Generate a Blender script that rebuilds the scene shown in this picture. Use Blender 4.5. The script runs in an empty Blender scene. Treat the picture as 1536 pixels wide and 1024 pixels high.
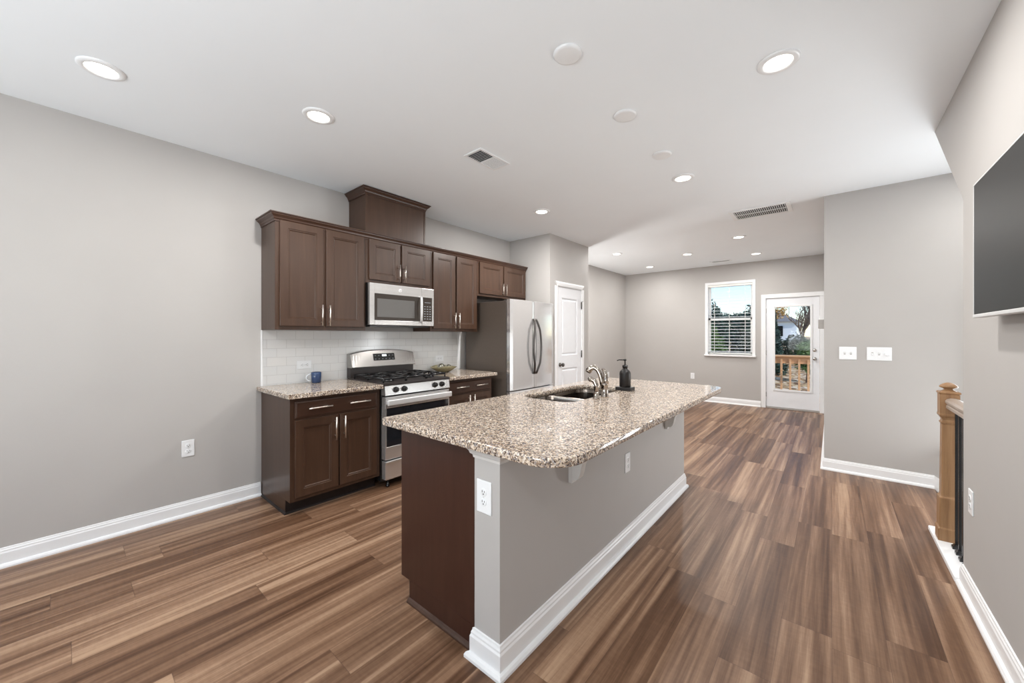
import bpy, bmesh, math, random
from mathutils import Vector, Matrix
random.seed(7)
S = bpy.context.scene
COL = S.collection
PI = math.pi

# ------------------------------------------------------------------ camera, sky, sun, exposure
H = 2.74                                   # ceiling height
cd = bpy.data.cameras.new('camera'); cam = bpy.data.objects.new('camera', cd); COL.objects.link(cam)
cam.location = (0, 0, 1.339)
cam.rotation_euler = (PI/2, 0, math.radians(40.17))
cd.sensor_width = 36; cd.lens = 568.4/1536*36
cd.shift_y = -8.75/1536
cd.clip_start = .02; cd.clip_end = 300
S.camera = cam
S.view_settings.view_transform = 'Standard'; S.view_settings.look = 'None'
S.view_settings.gamma = 1; S.view_settings.use_curve_mapping = False
S.view_settings.exposure = 0.06
S.cycles.use_denoising = True
S.cycles.max_bounces = 14; S.cycles.diffuse_bounces = 8; S.cycles.glossy_bounces = 5; S.cycles.transparent_max_bounces = 12
S.cycles.sample_clamp_indirect = 6
w = bpy.data.worlds.new('sky'); S.world = w; w.use_nodes = True
wn = w.node_tree; sky = wn.nodes.new('ShaderNodeTexSky'); sky.sky_type = 'NISHITA'; sky.sun_disc = False
sky.sun_elevation = math.radians(42); sky.sun_rotation = math.radians(100); sky.air_density = 1.0; sky.dust_density = .1; sky.ozone_density = 3
bg = wn.nodes['Background']; bg.inputs['Strength'].default_value = .22
wn.links.new(sky.outputs[0], bg.inputs[0])
sd = bpy.data.lights.new('sun', 'SUN'); sd.energy = 2.6; sd.angle = .009; sd.color = (1, .93, .82)
sun = bpy.data.objects.new('sun', sd); COL.objects.link(sun)
sun.rotation_euler = (Vector((-.80, .42, -.72))).to_track_quat('-Z', 'Y').to_euler()
# watts fitted for each recessed downlight and for the added window and uplight lamps
LW = dict(a=1.2, b=23, c=20, d=17, e=36, f=10, g=24, h=17, i=11, stair=9, back=17, wl=24, wr=106, sw=48, nk=28)

def area(name, loc, direction, sx, sy, watts, col=(1, 1, 1), parent=None, shape='RECTANGLE'):
    l = bpy.data.lights.new(name, 'AREA'); l.shape = shape; l.size = sx
    if shape == 'RECTANGLE': l.size_y = sy
    l.energy = watts; l.color = col
    o = bpy.data.objects.new(name, l); COL.objects.link(o); o.location = loc
    o.rotation_euler = Vector(direction).to_track_quat('-Z', 'Y').to_euler()
    if parent: o.parent = parent
    return o
for wx, wk in ((-2.55, 'wl'), (-.75, 'wr')):
    area('window_daylight', (wx, -2.46, 1.15), (0, .40, .92), 1.25, 2.0, LW[wk], (.90, .96, 1.0))  # added fill lamps behind the camera, tilted up to brighten the ceiling

area('stairwell_daylight', (1.34, 4.885, .72), (-.36, -.80, .46), .76, 1.6, LW['sw'], (.95, .98, 1.0))  # added fill lamp hidden in the stairwell, brightens island side and ceiling
# ------------------------------------------------------------------ node materials
def mat(name):
    m = bpy.data.materials.new(name); m.use_nodes = True
    nt = m.node_tree; return m, nt, nt.nodes['Principled BSDF']
def nd(nt, t, **kw):
    n = nt.nodes.new('ShaderNode'+t)
    for k, v in kw.items():
        if k in n.inputs.keys():
            if hasattr(v, 'is_output'): nt.links.new(v, n.inputs[k])
            else: n.inputs[k].default_value = v
        else: setattr(n, k, v)
    return n
def L(nt, a, b): nt.links.new(a, b)
def mathn(nt, op, a, b=None, c=None):
    n = nt.nodes.new('ShaderNodeMath'); n.operation = op
    for i, v in enumerate((a, b, c)):
        if v is None: continue
        if hasattr(v, 'is_output'): nt.links.new(v, n.inputs[i])
        else: n.inputs[i].default_value = v
    return n.outputs[0]
def ramp(nt, fac, stops):
    n = nt.nodes.new('ShaderNodeValToRGB'); e = n.color_ramp.elements
    while len(e) < len(stops): e.new(.5)
    for el, (p, c) in zip(e, stops): el.position = p; el.color = (*c, 1)
    nt.links.new(fac, n.inputs[0]); return n.outputs[0]
def mixc(nt, fac, a, b, mode='MIX'):
    n = nt.nodes.new('ShaderNodeMix'); n.data_type = 'RGBA'; n.blend_type = mode
    for s, v in ((n.inputs[0], fac), (n.inputs[6], a), (n.inputs[7], b)):
        if hasattr(v, 'is_output'): nt.links.new(v, s)
        elif isinstance(v, tuple): s.default_value = (*v, 1) if len(v) == 3 else v
        else: s.default_value = v
    return n.outputs[2]
def pos(nt): return nt.nodes.new('ShaderNodeNewGeometry').outputs['Position']
def objco(nt): return nt.nodes.new('ShaderNodeTexCoord').outputs['Object']
def scaled(nt, v, s):
    n = nt.nodes.new('ShaderNodeMapping'); nt.links.new(v, n.inputs['Vector']); n.inputs['Scale'].default_value = s
    return n.outputs[0]
def bump(nt, b, h, strength=.2, dist=.002):
    n = nt.nodes.new('ShaderNodeBump'); n.inputs['Strength'].default_value = strength; n.inputs['Distance'].default_value = dist
    nt.links.new(h, n.inputs['Height']); nt.links.new(n.outputs[0], b.inputs['Normal'])
def simple(name, c, rough=.5, metal=0, spec=.5, coat=0, noise=0, nscale=30, bmp=0):
    m, nt, b = mat(name)
    b.inputs['Base Color'].default_value = (*c, 1); b.inputs['Roughness'].default_value = rough
    b.inputs['Metallic'].default_value = metal; b.inputs['Specular IOR Level'].default_value = spec
    b.inputs['Coat Weight'].default_value = coat
    if noise or bmp:
        t = nd(nt, 'TexNoise', Scale=nscale, Detail=4.0, Vector=objco(nt))
        if noise:
            c2 = tuple(min(1, x*(1+noise)) for x in c); c1 = tuple(x*(1-noise) for x in c)
            L(nt, ramp(nt, t.outputs[0], [(.3, c1), (.7, c2)]), b.inputs['Base Color'])
        if bmp: bump(nt, b, t.outputs[0], bmp, .001)
    return m

M = {}
M['wall'] = simple('wall_paint', (.475, .459, .444), .6, spec=.25, noise=.012, nscale=3, bmp=.03)
M['ceiling'] = simple('ceiling_paint', (.885, .93, .965), .7, spec=.2, noise=.008, nscale=2)
M['white'] = simple('white_trim_paint', (.86, .87, .88), .35, spec=.4, noise=.01, nscale=8)
M['trim_grey'] = simple('greige_trim_paint', (.64, .63, .61), .4, noise=.01, nscale=8)  # white trim with shade put into its colour, for corbels and cap
M['door_white'] = simple('white_door_paint', (.85, .87, .90), .35, noise=.01, nscale=10)
M['plastic'] = simple('white_plastic', (.85, .87, .885), .3, noise=.01, nscale=20)
M['slot'] = simple('dark_slot', (.018, .018, .018), .6, noise=.1)
M['nickel'] = simple('brushed_nickel', (.78, .72, .66), .28, 1, noise=.04, nscale=60)
M['chrome'] = simple('polished_nickel', (.44, .385, .34), .07, 1, noise=.05, nscale=25)
M['dark_metal'] = simple('dark_bronze_metal', (.12, .11, .105), .35, 1, noise=.1, nscale=40)
M['iron'] = simple('black_cast_iron', (.008, .008, .009), .25, noise=.25, nscale=80, bmp=.1)
M['black'] = simple('black_enamel', (.012, .011, .011), .22, noise=.15, nscale=40)
M['toe'] = simple('black_toe_board', (.014, .009, .008), .5, noise=.2, nscale=30)
M['cooktop'] = simple('dark_cooktop_enamel', (.030, .024, .023), .34, noise=.1, nscale=50)
M['black_matte'] = simple('matte_black_glass', (.010, .008, .008), .42, noise=.2, nscale=50)
M['darkglass'] = simple('dark_oven_glass', (.012, .013, .016), .06, spec=.6, noise=.1, nscale=10)
M['mwscreen'] = simple('microwave_screen', (.13, .125, .12), .22, spec=.5, noise=.05, nscale=300)
M['mwglass'] = simple('smoked_door_glass', (.045, .036, .03), .12, noise=.05, nscale=20)
M['buttons'] = simple('grey_key_print', (.3, .32, .35), .5, noise=.05)
M['tv'] = simple('switched_off_screen', (.012, .012, .0115), .42, spec=.15, noise=.05, nscale=5)
M['silver'] = simple('silver_bezel', (.75, .75, .75), .35, .4, noise=.03)
M['blue'] = simple('navy_glazed_ceramic', (.018, .045, .12), .12, coat=.5, noise=.15, nscale=25)
M['olive'] = simple('olive_glazed_ceramic', (.22, .195, .11), .25, coat=.3, noise=.18, nscale=30)
M['fridge_side'] = simple('taupe_metal_side', (.125, .100, .082), .35, .0, spec=.5, noise=.04, nscale=50, bmp=.05)
M['gasket'] = simple('dark_gasket', (.05, .04, .038), .5, noise=.1)
M['brass_grey'] = simple('satin_nickel', (.6, .58, .55), .25, 1, noise=.05)
M['sinksteel'] = simple('sink_steel', (.20, .172, .15), .22, 1, noise=.06, nscale=40)  # steel darkened in colour for the dim inside of the bowls
M['siding'] = simple('pale_house_siding', (.72, .78, .86), .6, noise=.05)
M['roofing'] = simple('grey_shingles', (.25, .26, .30), .8, noise=.2)
M['bark'] = simple('grey_bark', (.16, .12, .10), .9, noise=.3, nscale=12, bmp=.4)
M['blind'] = simple('white_blind_vinyl', (.85, .86, .82), .4, noise=.01)
M['boxgrey'] = simple('grey_plastic', (.42, .40, .38), .5, noise=.03)
M['cord'] = simple('white_cord', (.8, .8, .78), .6, noise=.02)
M['stair_tread'] = simple('oak_stair_tread', (.30, .17, .09), .4, noise=.2, nscale=9)

def leafmat(name, c1, c2):
    m, nt, b = mat(name)
    t = nd(nt, 'TexNoise', Scale=3.5, Detail=3.0, Vector=pos(nt))
    L(nt, ramp(nt, t.outputs[0], [(.3, c1), (.7, c2)]), b.inputs['Base Color'])
    b.inputs['Roughness'].default_value = .6
    return m
M['evergreen'] = leafmat('evergreen_needles', (.02, .045, .045), (.05, .10, .07))
M['green'] = leafmat('green_leaves', (.05, .11, .03), (.16, .26, .08))
M['gold'] = leafmat('dry_gold_leaves', (.30, .17, .05), (.62, .42, .16))
M['hedge'] = leafmat('dark_hedge_leaves', (.025, .05, .045), (.10, .13, .08))

def wood(name, c1, c2, c3, rough, axis, gs=1.0, coat=0):
    m, nt, b = mat(name)
    s = [26*gs, 26*gs, 26*gs]; s[axis] = 1.6*gs
    t = nd(nt, 'TexNoise', Scale=1.0, Detail=6.0, Roughness=.65, Distortion=.4, Vector=scaled(nt, objco(nt), s))
    L(nt, ramp(nt, t.outputs[0], [(.25, c1), (.5, c2), (.78, c3)]), b.inputs['Base Color'])
    b.inputs['Roughness'].default_value = rough; b.inputs['Coat Weight'].default_value = coat; b.inputs['Coat Roughness'].default_value = .25
    bump(nt, b, t.outputs[0], .06, .001)
    return m
M['espresso'] = wood('espresso_stained_wood', (.047, .023, .013), (.060, .030, .0175), (.080, .043, .027), .34, 2)
M['espresso_h'] = wood('espresso_stained_wood_rail', (.045, .021, .013), (.056, .027, .017), (.073, .038, .025), .30, 1)
M['espresso_red'] = wood('red_brown_stained_panel', (.036, .0125, .0075), (.044, .016, .010), (.055, .022, .014), .34, 2)
M['oak'] = wood('golden_oak', (.20, .10, .045), (.30, .165, .075), (.38, .22, .11), .4, 2, 1.6)
M['rail_oak'] = wood('grey_oak_rail', (.26, .20, .16), (.36, .29, .24), (.45, .38, .33), .35, 1, 1.6)
M['deck'] = wood('cedar_deck_wood', (.55, .30, .14), (.68, .42, .24), (.78, .54, .34), .7, 0, .8)

def steelmat(name, base, rough, axis, streak=.10):
    m, nt, b = mat(name)
    s = [3, 3, 3]; s[axis] = .5
    for i in range(3):
        if i != axis: s[i] = 260
    t = nd(nt, 'TexNoise', Scale=1.0, Detail=2.0, Vector=scaled(nt, objco(nt), s))
    L(nt, ramp(nt, t.outputs[0], [(.2, tuple(x*(1-streak) for x in base)), (.8, tuple(min(1, x*(1+streak)) for x in base))]), b.inputs['Base Color'])
    b.inputs['Metallic'].default_value = .78; b.inputs['Roughness'].default_value = rough
    b.inputs['Anisotropic'].default_value = .6
    return m
M['steel_dark'] = steelmat('brushed_steel_backguard', (.40, .385, .37), .26, 1)
M['steel'] = steelmat('brushed_steel', (.70, .69, .68), .24, 1)
M['steel_fridge'] = steelmat('brushed_steel_door', (.84, .84, .845), .13, 1, .05)

def floormat():
    m, nt, b = mat('walnut_vinyl_plank')
    sx = nd(nt, 'SeparateXYZ', Vector=pos(nt)); X, Y = sx.outputs[0], sx.outputs[1]
    W, LEN = .182, 1.22
    xr = mathn(nt, 'DIVIDE', X, W); row = mathn(nt, 'FLOOR', xr); fx = mathn(nt, 'FRACT', xr)
    wr = nd(nt, 'TexWhiteNoise', noise_dimensions='1D', W=row).outputs[0]
    yr = mathn(nt, 'ADD', mathn(nt, 'DIVIDE', Y, LEN), mathn(nt, 'MULTIPLY', wr, 7.31)); colm = mathn(nt, 'FLOOR', yr); fy = mathn(nt, 'FRACT', yr)
    pid = nd(nt, 'CombineXYZ', X=row, Y=colm, Z=0.0)
    wn_ = nd(nt, 'TexWhiteNoise', noise_dimensions='3D', Vector=pid.outputs[0])
    r1 = wn_.outputs[0]; off = wn_.outputs[1]
    # each plank gets its own piece of grain
    offs = nd(nt, 'VectorMath', operation='SCALE'); L(nt, off, offs.inputs[0]); offs.inputs[3].default_value = 40
    pv = nd(nt, 'VectorMath', operation='ADD'); L(nt, pos(nt), pv.inputs[0]); L(nt, offs.outputs[0], pv.inputs[1])
    v = pv.outputs[0]
    broad = nd(nt, 'TexNoise', Scale=1.0, Detail=2.5, Roughness=.55, Distortion=.25, Vector=scaled(nt, v, (17, .40, 1))).outputs[0]
    mid = nd(nt, 'TexNoise', Scale=1.0, Detail=4.0, Roughness=.6, Distortion=.6, Vector=scaled(nt, v, (42, 1.5, 1))).outputs[0]
    fine = nd(nt, 'TexNoise', Scale=1.0, Detail=4.0, Roughness=.7, Vector=scaled(nt, v, (190, 5, 1))).outputs[0]
    cross = nd(nt, 'TexNoise', Scale=1.0, Detail=3.0, Roughness=.7, Vector=scaled(nt, v, (18, 55, 1))).outputs[0]
    f = mathn(nt, 'ADD', mathn(nt, 'MULTIPLY', broad, 1.04), mathn(nt, 'MULTIPLY', mid, .42))
    f = mathn(nt, 'ADD', f, mathn(nt, 'MULTIPLY', fine, .22))
    f = mathn(nt, 'ADD', f, mathn(nt, 'MULTIPLY', cross, .10))
    f = mathn(nt, 'ADD', f, mathn(nt, 'MULTIPLY', mathn(nt, 'SUBTRACT', r1, .5), .15))
    f = mathn(nt, 'SUBTRACT', f, .398)
    c = ramp(nt, f, [(.26, (.074, .034, .017)), (.42, (.142, .075, .042)), (.56, (.232, .135, .082)), (.74, (.395, .26, .168))])
    ex = mathn(nt, 'MINIMUM', fx, mathn(nt, 'SUBTRACT', 1.0, fx)); ey = mathn(nt, 'MINIMUM', fy, mathn(nt, 'SUBTRACT', 1.0, fy))
    gx = mathn(nt, 'LESS_THAN', ex, .0065); gy = mathn(nt, 'LESS_THAN', ey, .0011)
    g = mathn(nt, 'MAXIMUM', gx, gy)
    L(nt, mixc(nt, mathn(nt, 'MULTIPLY', g, .45), c, (.06, .03, .02)), b.inputs['Base Color'])
    L(nt, mathn(nt, 'ADD', .30, mathn(nt, 'MULTIPLY', mid, .16)), b.inputs['Roughness'])
    b.inputs['Specular IOR Level'].default_value = .32
    bump(nt, b, mathn(nt, 'SUBTRACT', mathn(nt, 'MULTIPLY', fine, .35), g), .12, .002)
    return m
M['floor'] = floormat()

def granitemat():
    m, nt, b = mat('speckled_granite')
    p = pos(nt)
    wv = nd(nt, 'TexNoise', Scale=60.0, Detail=2.0, Vector=p).outputs[1]
    ws = nd(nt, 'VectorMath', operation='SCALE'); L(nt, wv, ws.inputs[0]); ws.inputs[3].default_value = .014
    pv = nd(nt, 'VectorMath', operation='ADD'); L(nt, p, pv.inputs[0]); L(nt, ws.outputs[0], pv.inputs[1]); q = pv.outputs[0]
    v1 = nd(nt, 'TexVoronoi', Scale=150.0, Vector=q)
    h = nd(nt, 'SeparateColor', Color=v1.outputs['Color'])
    base = ramp(nt, h.outputs[0], [(.0, (.22, .15, .11)), (.22, (.36, .27, .20)), (.45, (.58, .47, .36)), (.72, (.71, .60, .48)), (.95, (.82, .75, .66))])
    v2 = nd(nt, 'TexVoronoi', Scale=165.0, Vector=q)
    h2 = nd(nt, 'SeparateColor', Color=v2.outputs['Color'])
    n2 = nd(nt, 'TexNoise', Scale=50.0, Detail=3.0, Vector=p).outputs[0]
    dark = mathn(nt, 'GREATER_THAN', mathn(nt, 'ADD', h2.outputs[1], mathn(nt, 'MULTIPLY', n2, .55)), .95)
    c = mixc(nt, mathn(nt, 'MULTIPLY', dark, .88), base, (.055, .035, .032))
    grey = mathn(nt, 'GREATER_THAN', h2.outputs[2], .86)
    c = mixc(nt, mathn(nt, 'MULTIPLY', grey, .6), c, (.30, .29, .31))
    L(nt, c, b.inputs['Base Color'])
    b.inputs['Roughness'].default_value = .06; b.inputs['Specular IOR Level'].default_value = .6
    return m
M['granite'] = granitemat()

def tilemat():
    m, nt, b = mat('white_subway_tile')
    sx = nd(nt, 'SeparateXYZ', Vector=pos(nt))
    cv = nd(nt, 'CombineXYZ', X=mathn(nt, 'ADD', sx.outputs[1], .03), Y=mathn(nt, 'SUBTRACT', sx.outputs[2], .924), Z=0.0)
    t = nd(nt, 'TexBrick', Vector=cv.outputs[0], Scale=1.0); t.offset = .5
    t.inputs['Brick Width'].default_value = .1524; t.inputs['Row Height'].default_value = .0762
    t.inputs['Mortar Size'].default_value = .0016; t.inputs['Mortar Smooth'].default_value = .3
    t.inputs['Color1'].default_value = (.80, .80, .79, 1); t.inputs['Color2'].default_value = (.77, .78, .78, 1); t.inputs['Mortar'].default_value = (.62, .62, .61, 1)
    L(nt, t.outputs[0], b.inputs['Base Color']); b.inputs['Roughness'].default_value = .12
    bump(nt, b, mathn(nt, 'SUBTRACT', 1.0, t.outputs[1]), .5, .002)
    return m
M['tile'] = tilemat()

def glassmat(name='clear_pane', tint=(1, 1, 1), fac=.006):
    m = bpy.data.materials.new(name); m.use_nodes = True; nt = m.node_tree; nt.nodes.clear()
    o = nt.nodes.new('ShaderNodeOutputMaterial'); t = nt.nodes.new('ShaderNodeBsdfTransparent'); g = nt.nodes.new('ShaderNodeBsdfGlossy')
    t.inputs[0].default_value = (*tint, 1); g.inputs['Roughness'].default_value = .02
    mx = nt.nodes.new('ShaderNodeMixShader'); mx.inputs[0].default_value = fac
    L(nt, t.outputs[0], mx.inputs[1]); L(nt, g.outputs[0], mx.inputs[2]); L(nt, mx.outputs[0], o.inputs[0])
    return m
M['glass'] = glassmat()
M['glassball'] = simple('silvered_glass', (.40, .39, .33), .10, .8, coat=.6, noise=.12, nscale=30)
M['mug_handle'] = simple('pale_glazed_handle', (.72, .76, .80), .12, coat=.5, noise=.03)  # whitish reflection on the blue mug's handle, put into its colour
def emis(name, c, s):
    m = bpy.data.materials.new(name); m.use_nodes = True; nt = m.node_tree; nt.nodes.clear()
    o = nt.nodes.new('ShaderNodeOutputMaterial'); e = nt.nodes.new('ShaderNodeEmission'); e.inputs[0].default_value = (*c, 1); e.inputs[1].default_value = s
    L(nt, e.outputs[0], o.inputs[0]); return m
M['lens'] = emis('lit_lamp_lens', (1, .93, .82), 9)
M['digits'] = emis('lit_clock_digits', (.85, .97, 1), 2.5)
def littermat():
    m, nt, b = mat('leaf_litter_ground')
    v = nd(nt, 'TexVoronoi', Scale=9.0, Vector=pos(nt)); h = nd(nt, 'SeparateColor', Color=v.outputs['Color'])
    c = ramp(nt, h.outputs[0], [(0, (.10, .055, .03)), (.3, (.33, .19, .09)), (.6, (.58, .40, .20)), (.9, (.75, .62, .45))])
    L(nt, c, b.inputs['Base Color']); b.inputs['Roughness'].default_value = .9; return m
M['litter'] = littermat()

# ------------------------------------------------------------------ mesh helpers
class MB:
    def __init__(s): s.bm = bmesh.new()
    def box(s, x0, x1, y0, y1, z0, z1, bev=0, seg=2):
        b = bmesh.new()
        bmesh.ops.create_cube(b, size=1)
        for v in b.verts: v.co = Vector(((x0+x1)/2+v.co.x*(x1-x0), (y0+y1)/2+v.co.y*(y1-y0), (z0+z1)/2+v.co.z*(z1-z0)))
        if bev: bmesh.ops.bevel(b, geom=b.edges[:]+b.verts[:], offset=min(bev, .49*min(abs(x1-x0), abs(y1-y0), abs(z1-z0))), segments=seg, affect='EDGES', profile=.5)
        s.add(b); return s
    def add(s, b, mtx=None):
        if mtx is not None: bmesh.ops.transform(b, matrix=mtx, verts=b.verts)
        me = bpy.data.meshes.new('t'); b.to_mesh(me); b.free(); s.bm.from_mesh(me); bpy.data.meshes.remove(me)
    def loops(s, loops, cap0=True, cap1=True, closed=True, smooth=False):
        vs = [[s.bm.verts.new(p) for p in lp] for lp in loops]
        n = len(loops[0]); fs = []
        for a, b in zip(vs, vs[1:]):
            for i in range(n if closed else n-1):
                j = (i+1) % n
                try: fs.append(s.bm.faces.new((a[i], a[j], b[j], b[i])))
                except ValueError: pass
        if cap0: fs.append(s.bm.faces.new(list(reversed(vs[0]))))
        if cap1: fs.append(s.bm.faces.new(vs[-1]))
        if smooth:
            for f in fs:
                if len(f.verts) == 4: f.smooth = True
        return s
    def prism(s, prof, axis, a, b):
        # prof: 2d points; axis x: (y,z) axis y: (x,z) axis z: (x,y)
        def P(u, v, t): return {'x': (t, u, v), 'y': (u, t, v), 'z': (u, v, t)}[axis]
        return s.loops([[P(u, v, a) for u, v in prof], [P(u, v, b) for u, v in prof]])
    def lathe(s, prof, c=(0, 0, 0), axis='z', n=24, smooth=True, caps=True):
        lp = []
        for r, h in prof:
            r = max(r, 1e-4)
            ring = []
            for i in range(n):
                a = 2*PI*i/n; u, v = r*math.cos(a), r*math.sin(a)
                q = {'z': (u, v, h), 'x': (h, u, v), 'y': (u, h, v)}[axis]
                ring.append((c[0]+q[0], c[1]+q[1], c[2]+q[2]))
            lp.append(ring)
        return s.loops(lp, caps, caps, True, smooth)
    def tube(s, pts, r, n=10, smooth=True):
        pts = [Vector(p) for p in pts]; rs = r if isinstance(r, (list, tuple)) else [r]*len(pts)
        lp = []; up = Vector((0, 0, 1)); prev = None
        for i, p in enumerate(pts):
            d = (pts[min(i+1, len(pts)-1)]-pts[max(i-1, 0)]).normalized()
            if prev is None:
                a = d.cross(up)
                if a.length < 1e-3: a = d.cross(Vector((1, 0, 0)))
                a.normalize()
            else:
                a = (prev-d*prev.dot(d)).normalized()
            prev = a; b = d.cross(a)
            lp.append([p+(a*math.cos(2*PI*k/n)+b*math.sin(2*PI*k/n))*rs[i] for k in range(n)])
        return s.loops(lp, True, True, True, smooth)
    def build(s, name, m, parent=None, world=True, origin=None):
        bmesh.ops.recalc_face_normals(s.bm, faces=s.bm.faces)
        me = bpy.data.meshes.new(name); s.bm.to_mesh(me); s.bm.free()
        me.materials.append(M[m] if isinstance(m, str) else m)
        o = bpy.data.objects.new(name, me); COL.objects.link(o)
        if parent is not None:
            r = parent
            while r.parent: r = r.parent
            if world: me.transform(Matrix.Translation(-r.location))
            o.parent = parent
        elif origin is not None:
            me.transform(Matrix.Translation(-Vector(origin))); o.location = origin
        return o
def tag(o, label=None, cat=None, group=None, kind=None):
    if label: o['label'] = label
    if cat: o['category'] = cat
    if group: o['group'] = group
    if kind: o['kind'] = kind
    return o
def thing(name, label, cat, loc=(0, 0, 0), group=None, rot=(0, 0, 0)):
    o = bpy.data.objects.new(name, None); COL.objects.link(o); o.location = loc; o.rotation_euler = rot; o.empty_display_size = .1
    return tag(o, label, cat, group)
def struct_root(name, label, loc=(0, 0, 0)):
    o = bpy.data.objects.new(name, None); COL.objects.link(o); o.location = loc; o['kind'] = 'structure'; o['label'] = label
    return o
def struct(name, mb, m, label=None):
    o = mb.build(name, m); o['kind'] = 'structure'
    if label: o['label'] = label
    return o
def dup(o, loc=None, label=None, rot=None, parent=None):
    c = o.copy(); COL.objects.link(c)
    if parent: c.parent = parent
    for ch in list(o.children): dup(ch, parent=c)
    if loc is not None: c.location = loc
    if rot is not None: c.rotation_euler = rot
    if label: c['label'] = label
    return c

# ------------------------------------------------------------------ room shell
XL, XR, YF, YP, XP, YB = -3.67, .541, 8.446, 4.935, -.06, -2.5   # left wall, right wall, far wall, partition, return wall, front wall
XS = 1.75                                                         # far side of the stairwell
T = .12
fl = MB()
fl.box(XL-T, XR, YB-T, 3.85, -.05, 0)
fl.box(XL-T, .685, 3.85, YP+.05, -.05, 0)
fl.box(XL-T, XP+T, YP+.05, YF+T, -.05, 0)
struct('floor', fl, 'floor')
ce = MB(); ce.box(XL-T, XS+T, YB-T, YF+T, H, H+.1)
struct('ceiling', ce, 'ceiling')
struct('wall_left', MB().box(XL-T, XL, YB-T, YF+T, 0, H), 'wall')
def wall_with_holes(y0, y1, x0, x1, z0, z1, holes):
    m = MB(); xs = sorted({x0, x1, *[h[0] for h in holes], *[h[1] for h in holes]})
    for a, b in zip(xs, xs[1:]):
        hs = sorted([h for h in holes if h[0] <= a and h[1] >= b], key=lambda h: h[2]); z = z0
        for h in hs:
            if h[2] > z: m.box(a, b, y0, y1, z, h[2])
            z = h[3]
        if z < z1: m.box(a, b, y0, y1, z, z1)
    return m
WIN = (-1.935, -1.142, .965, 2.365)
DOOR = (-.955, -.145, .0, 2.045)
struct('wall_far', wall_with_holes(YF, YF+T, XL, XP+T, 0, H, [WIN, DOOR]), 'wall')
FW = [(-3.2, -1.9, .10, 2.20), (-1.4, -.1, .10, 2.20)]
struct('wall_front', wall_with_holes(YB-T, YB, XL, XR+T, 0, H, FW), 'wall')
# pantry enclosure with its door opening
PX0, PY0, PY1 = -2.95, 4.30, 5.37
pw = MB(); pw.box(XL, PX0, PY0, PY0+.1, 0, H); pw.box(XL, PX0, PY1-.1, PY1, 0, H)
pw.box(PX0-.1, PX0, PY0+.1, 4.475, 0, H); pw.box(PX0-.1, PX0, 5.16, PY1-.1, 0, H); pw.box(PX0-.1, PX0, 4.475, 5.16, 2.05, H)
struct('wall_pantry', pw, 'wall')
struct('wall_partition', wall_with_holes(YP, YP+T, XP, XS, -1.6, H, [(.96, 1.72, -.08, 1.52)]), 'wall')
struct('wall_return', MB().box(XP, XP+T, YP+T, YF, 0, H), 'wall')
struct('wall_right', MB().prism([(YB-T, 0), (3.126, 0), (3.126, 2.069), (3.871, H), (YB-T, H)], 'x', XR, XR+T), 'wall')
sw = MB(); sw.box(XS, XS+T, 3.0, YP+T, -1.6, H); sw.box(XR+T, XS, 3.0, 3.126, -1.6, 2.069)
sw.box(XR, XS, 3.70, 3.83, -1.6, -.052)
struct('wall_stairwell', sw, 'wall')
t_ = struct_root('window_4', 'stairwell window above the stairs', (1.34, YP, -.13))  # unseen window, added to frame the stairwell fill lamp
m_ = MB()
for a, b, e, f in ((.90, .96, -.14, 1.58), (1.72, 1.75, -.14, 1.58), (.90, 1.75, -.14, -.08), (.90, 1.75, 1.52, 1.58)): m_.box(a, b, YP-.03, YP, e, f)
m_.build('frame', 'white', t_); MB().box(.96, 1.72, YP-.012, YP-.006, -.08, 1.52).build('pane', 'glass', t_)
struct('ceiling_stair_underside', MB().prism([(3.126, 2.069), (3.871, H), (3.126, H)], 'x', XR+T, XS), 'ceiling')

# baseboards: profiled board with a shoe strip, run along a direction
BP = [(0, 0), (.030, 0), (.030, .010), (.024, .020), (.0145, .024), (.0145, .082), (.011, .090), (.011, .097), (.007, .103), (.006, .110), (0, .112)]
def base_run(m, p0, p1, nx, ny, mit0=0, mit1=0):
    """board from p0 to p1, its face looking along (nx, ny); mit: +1 outside corner, -1 inside corner, 0 square"""
    d = Vector((p1[0]-p0[0], p1[1]-p0[1])).normalized(); lp = []
    for p, s, mt in ((p0, -1, mit0), (p1, 1, mit1)):
        lp.append([(p[0]+nx*t+d.x*s*mt*t, p[1]+ny*t+d.y*s*mt*t, z) for t, z in BP])
    m.loops(lp)
bl = MB(); base_run(bl, (XL, YB), (XL, 1.07), 1, 0); base_run(bl, (XL, PY1), (XL, YF), 1, 0, 0, -1)
struct('baseboard_left', bl, 'white')
bf = MB(); base_run(bf, (XL, YF), (-1.02, YF), 0, -1, -1, 0)
struct('baseboard_far', bf, 'white')
bp = MB(); base_run(bp, (XP, YP), (.685, YP), 0, -1, 1, 0); base_run(bp, (XP, YP), (XP, YF), -1, 0, 1, 0)
bp.prism([(.685, .112), (1.70, -.62), (1.70, -.80), (.80, -.14), (.685, 0)], 'y', YP-.0145, YP)
struct('baseboard_partition', bp, 'white')
br = MB(); base_run(br, (XR, YB), (XR, 3.126), -1, 0)
struct('baseboard_right', br, 'white')
bq = MB(); base_run(bq, (PX0, PY0), (PX0, 4.41), 1, 0); base_run(bq, (PX0, 5.23), (PX0, PY1), 1, 0, 0, 1); base_run(bq, (XL, PY1), (PX0, PY1), 0, 1, 0, 1)
struct('baseboard_pantry', bq, 'white')
struct('trim_stair_curb', MB().box(.508, .70, 3.126, 3.86, 0, .032, .006), 'white', 'white painted curb under the stair railing')

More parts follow.
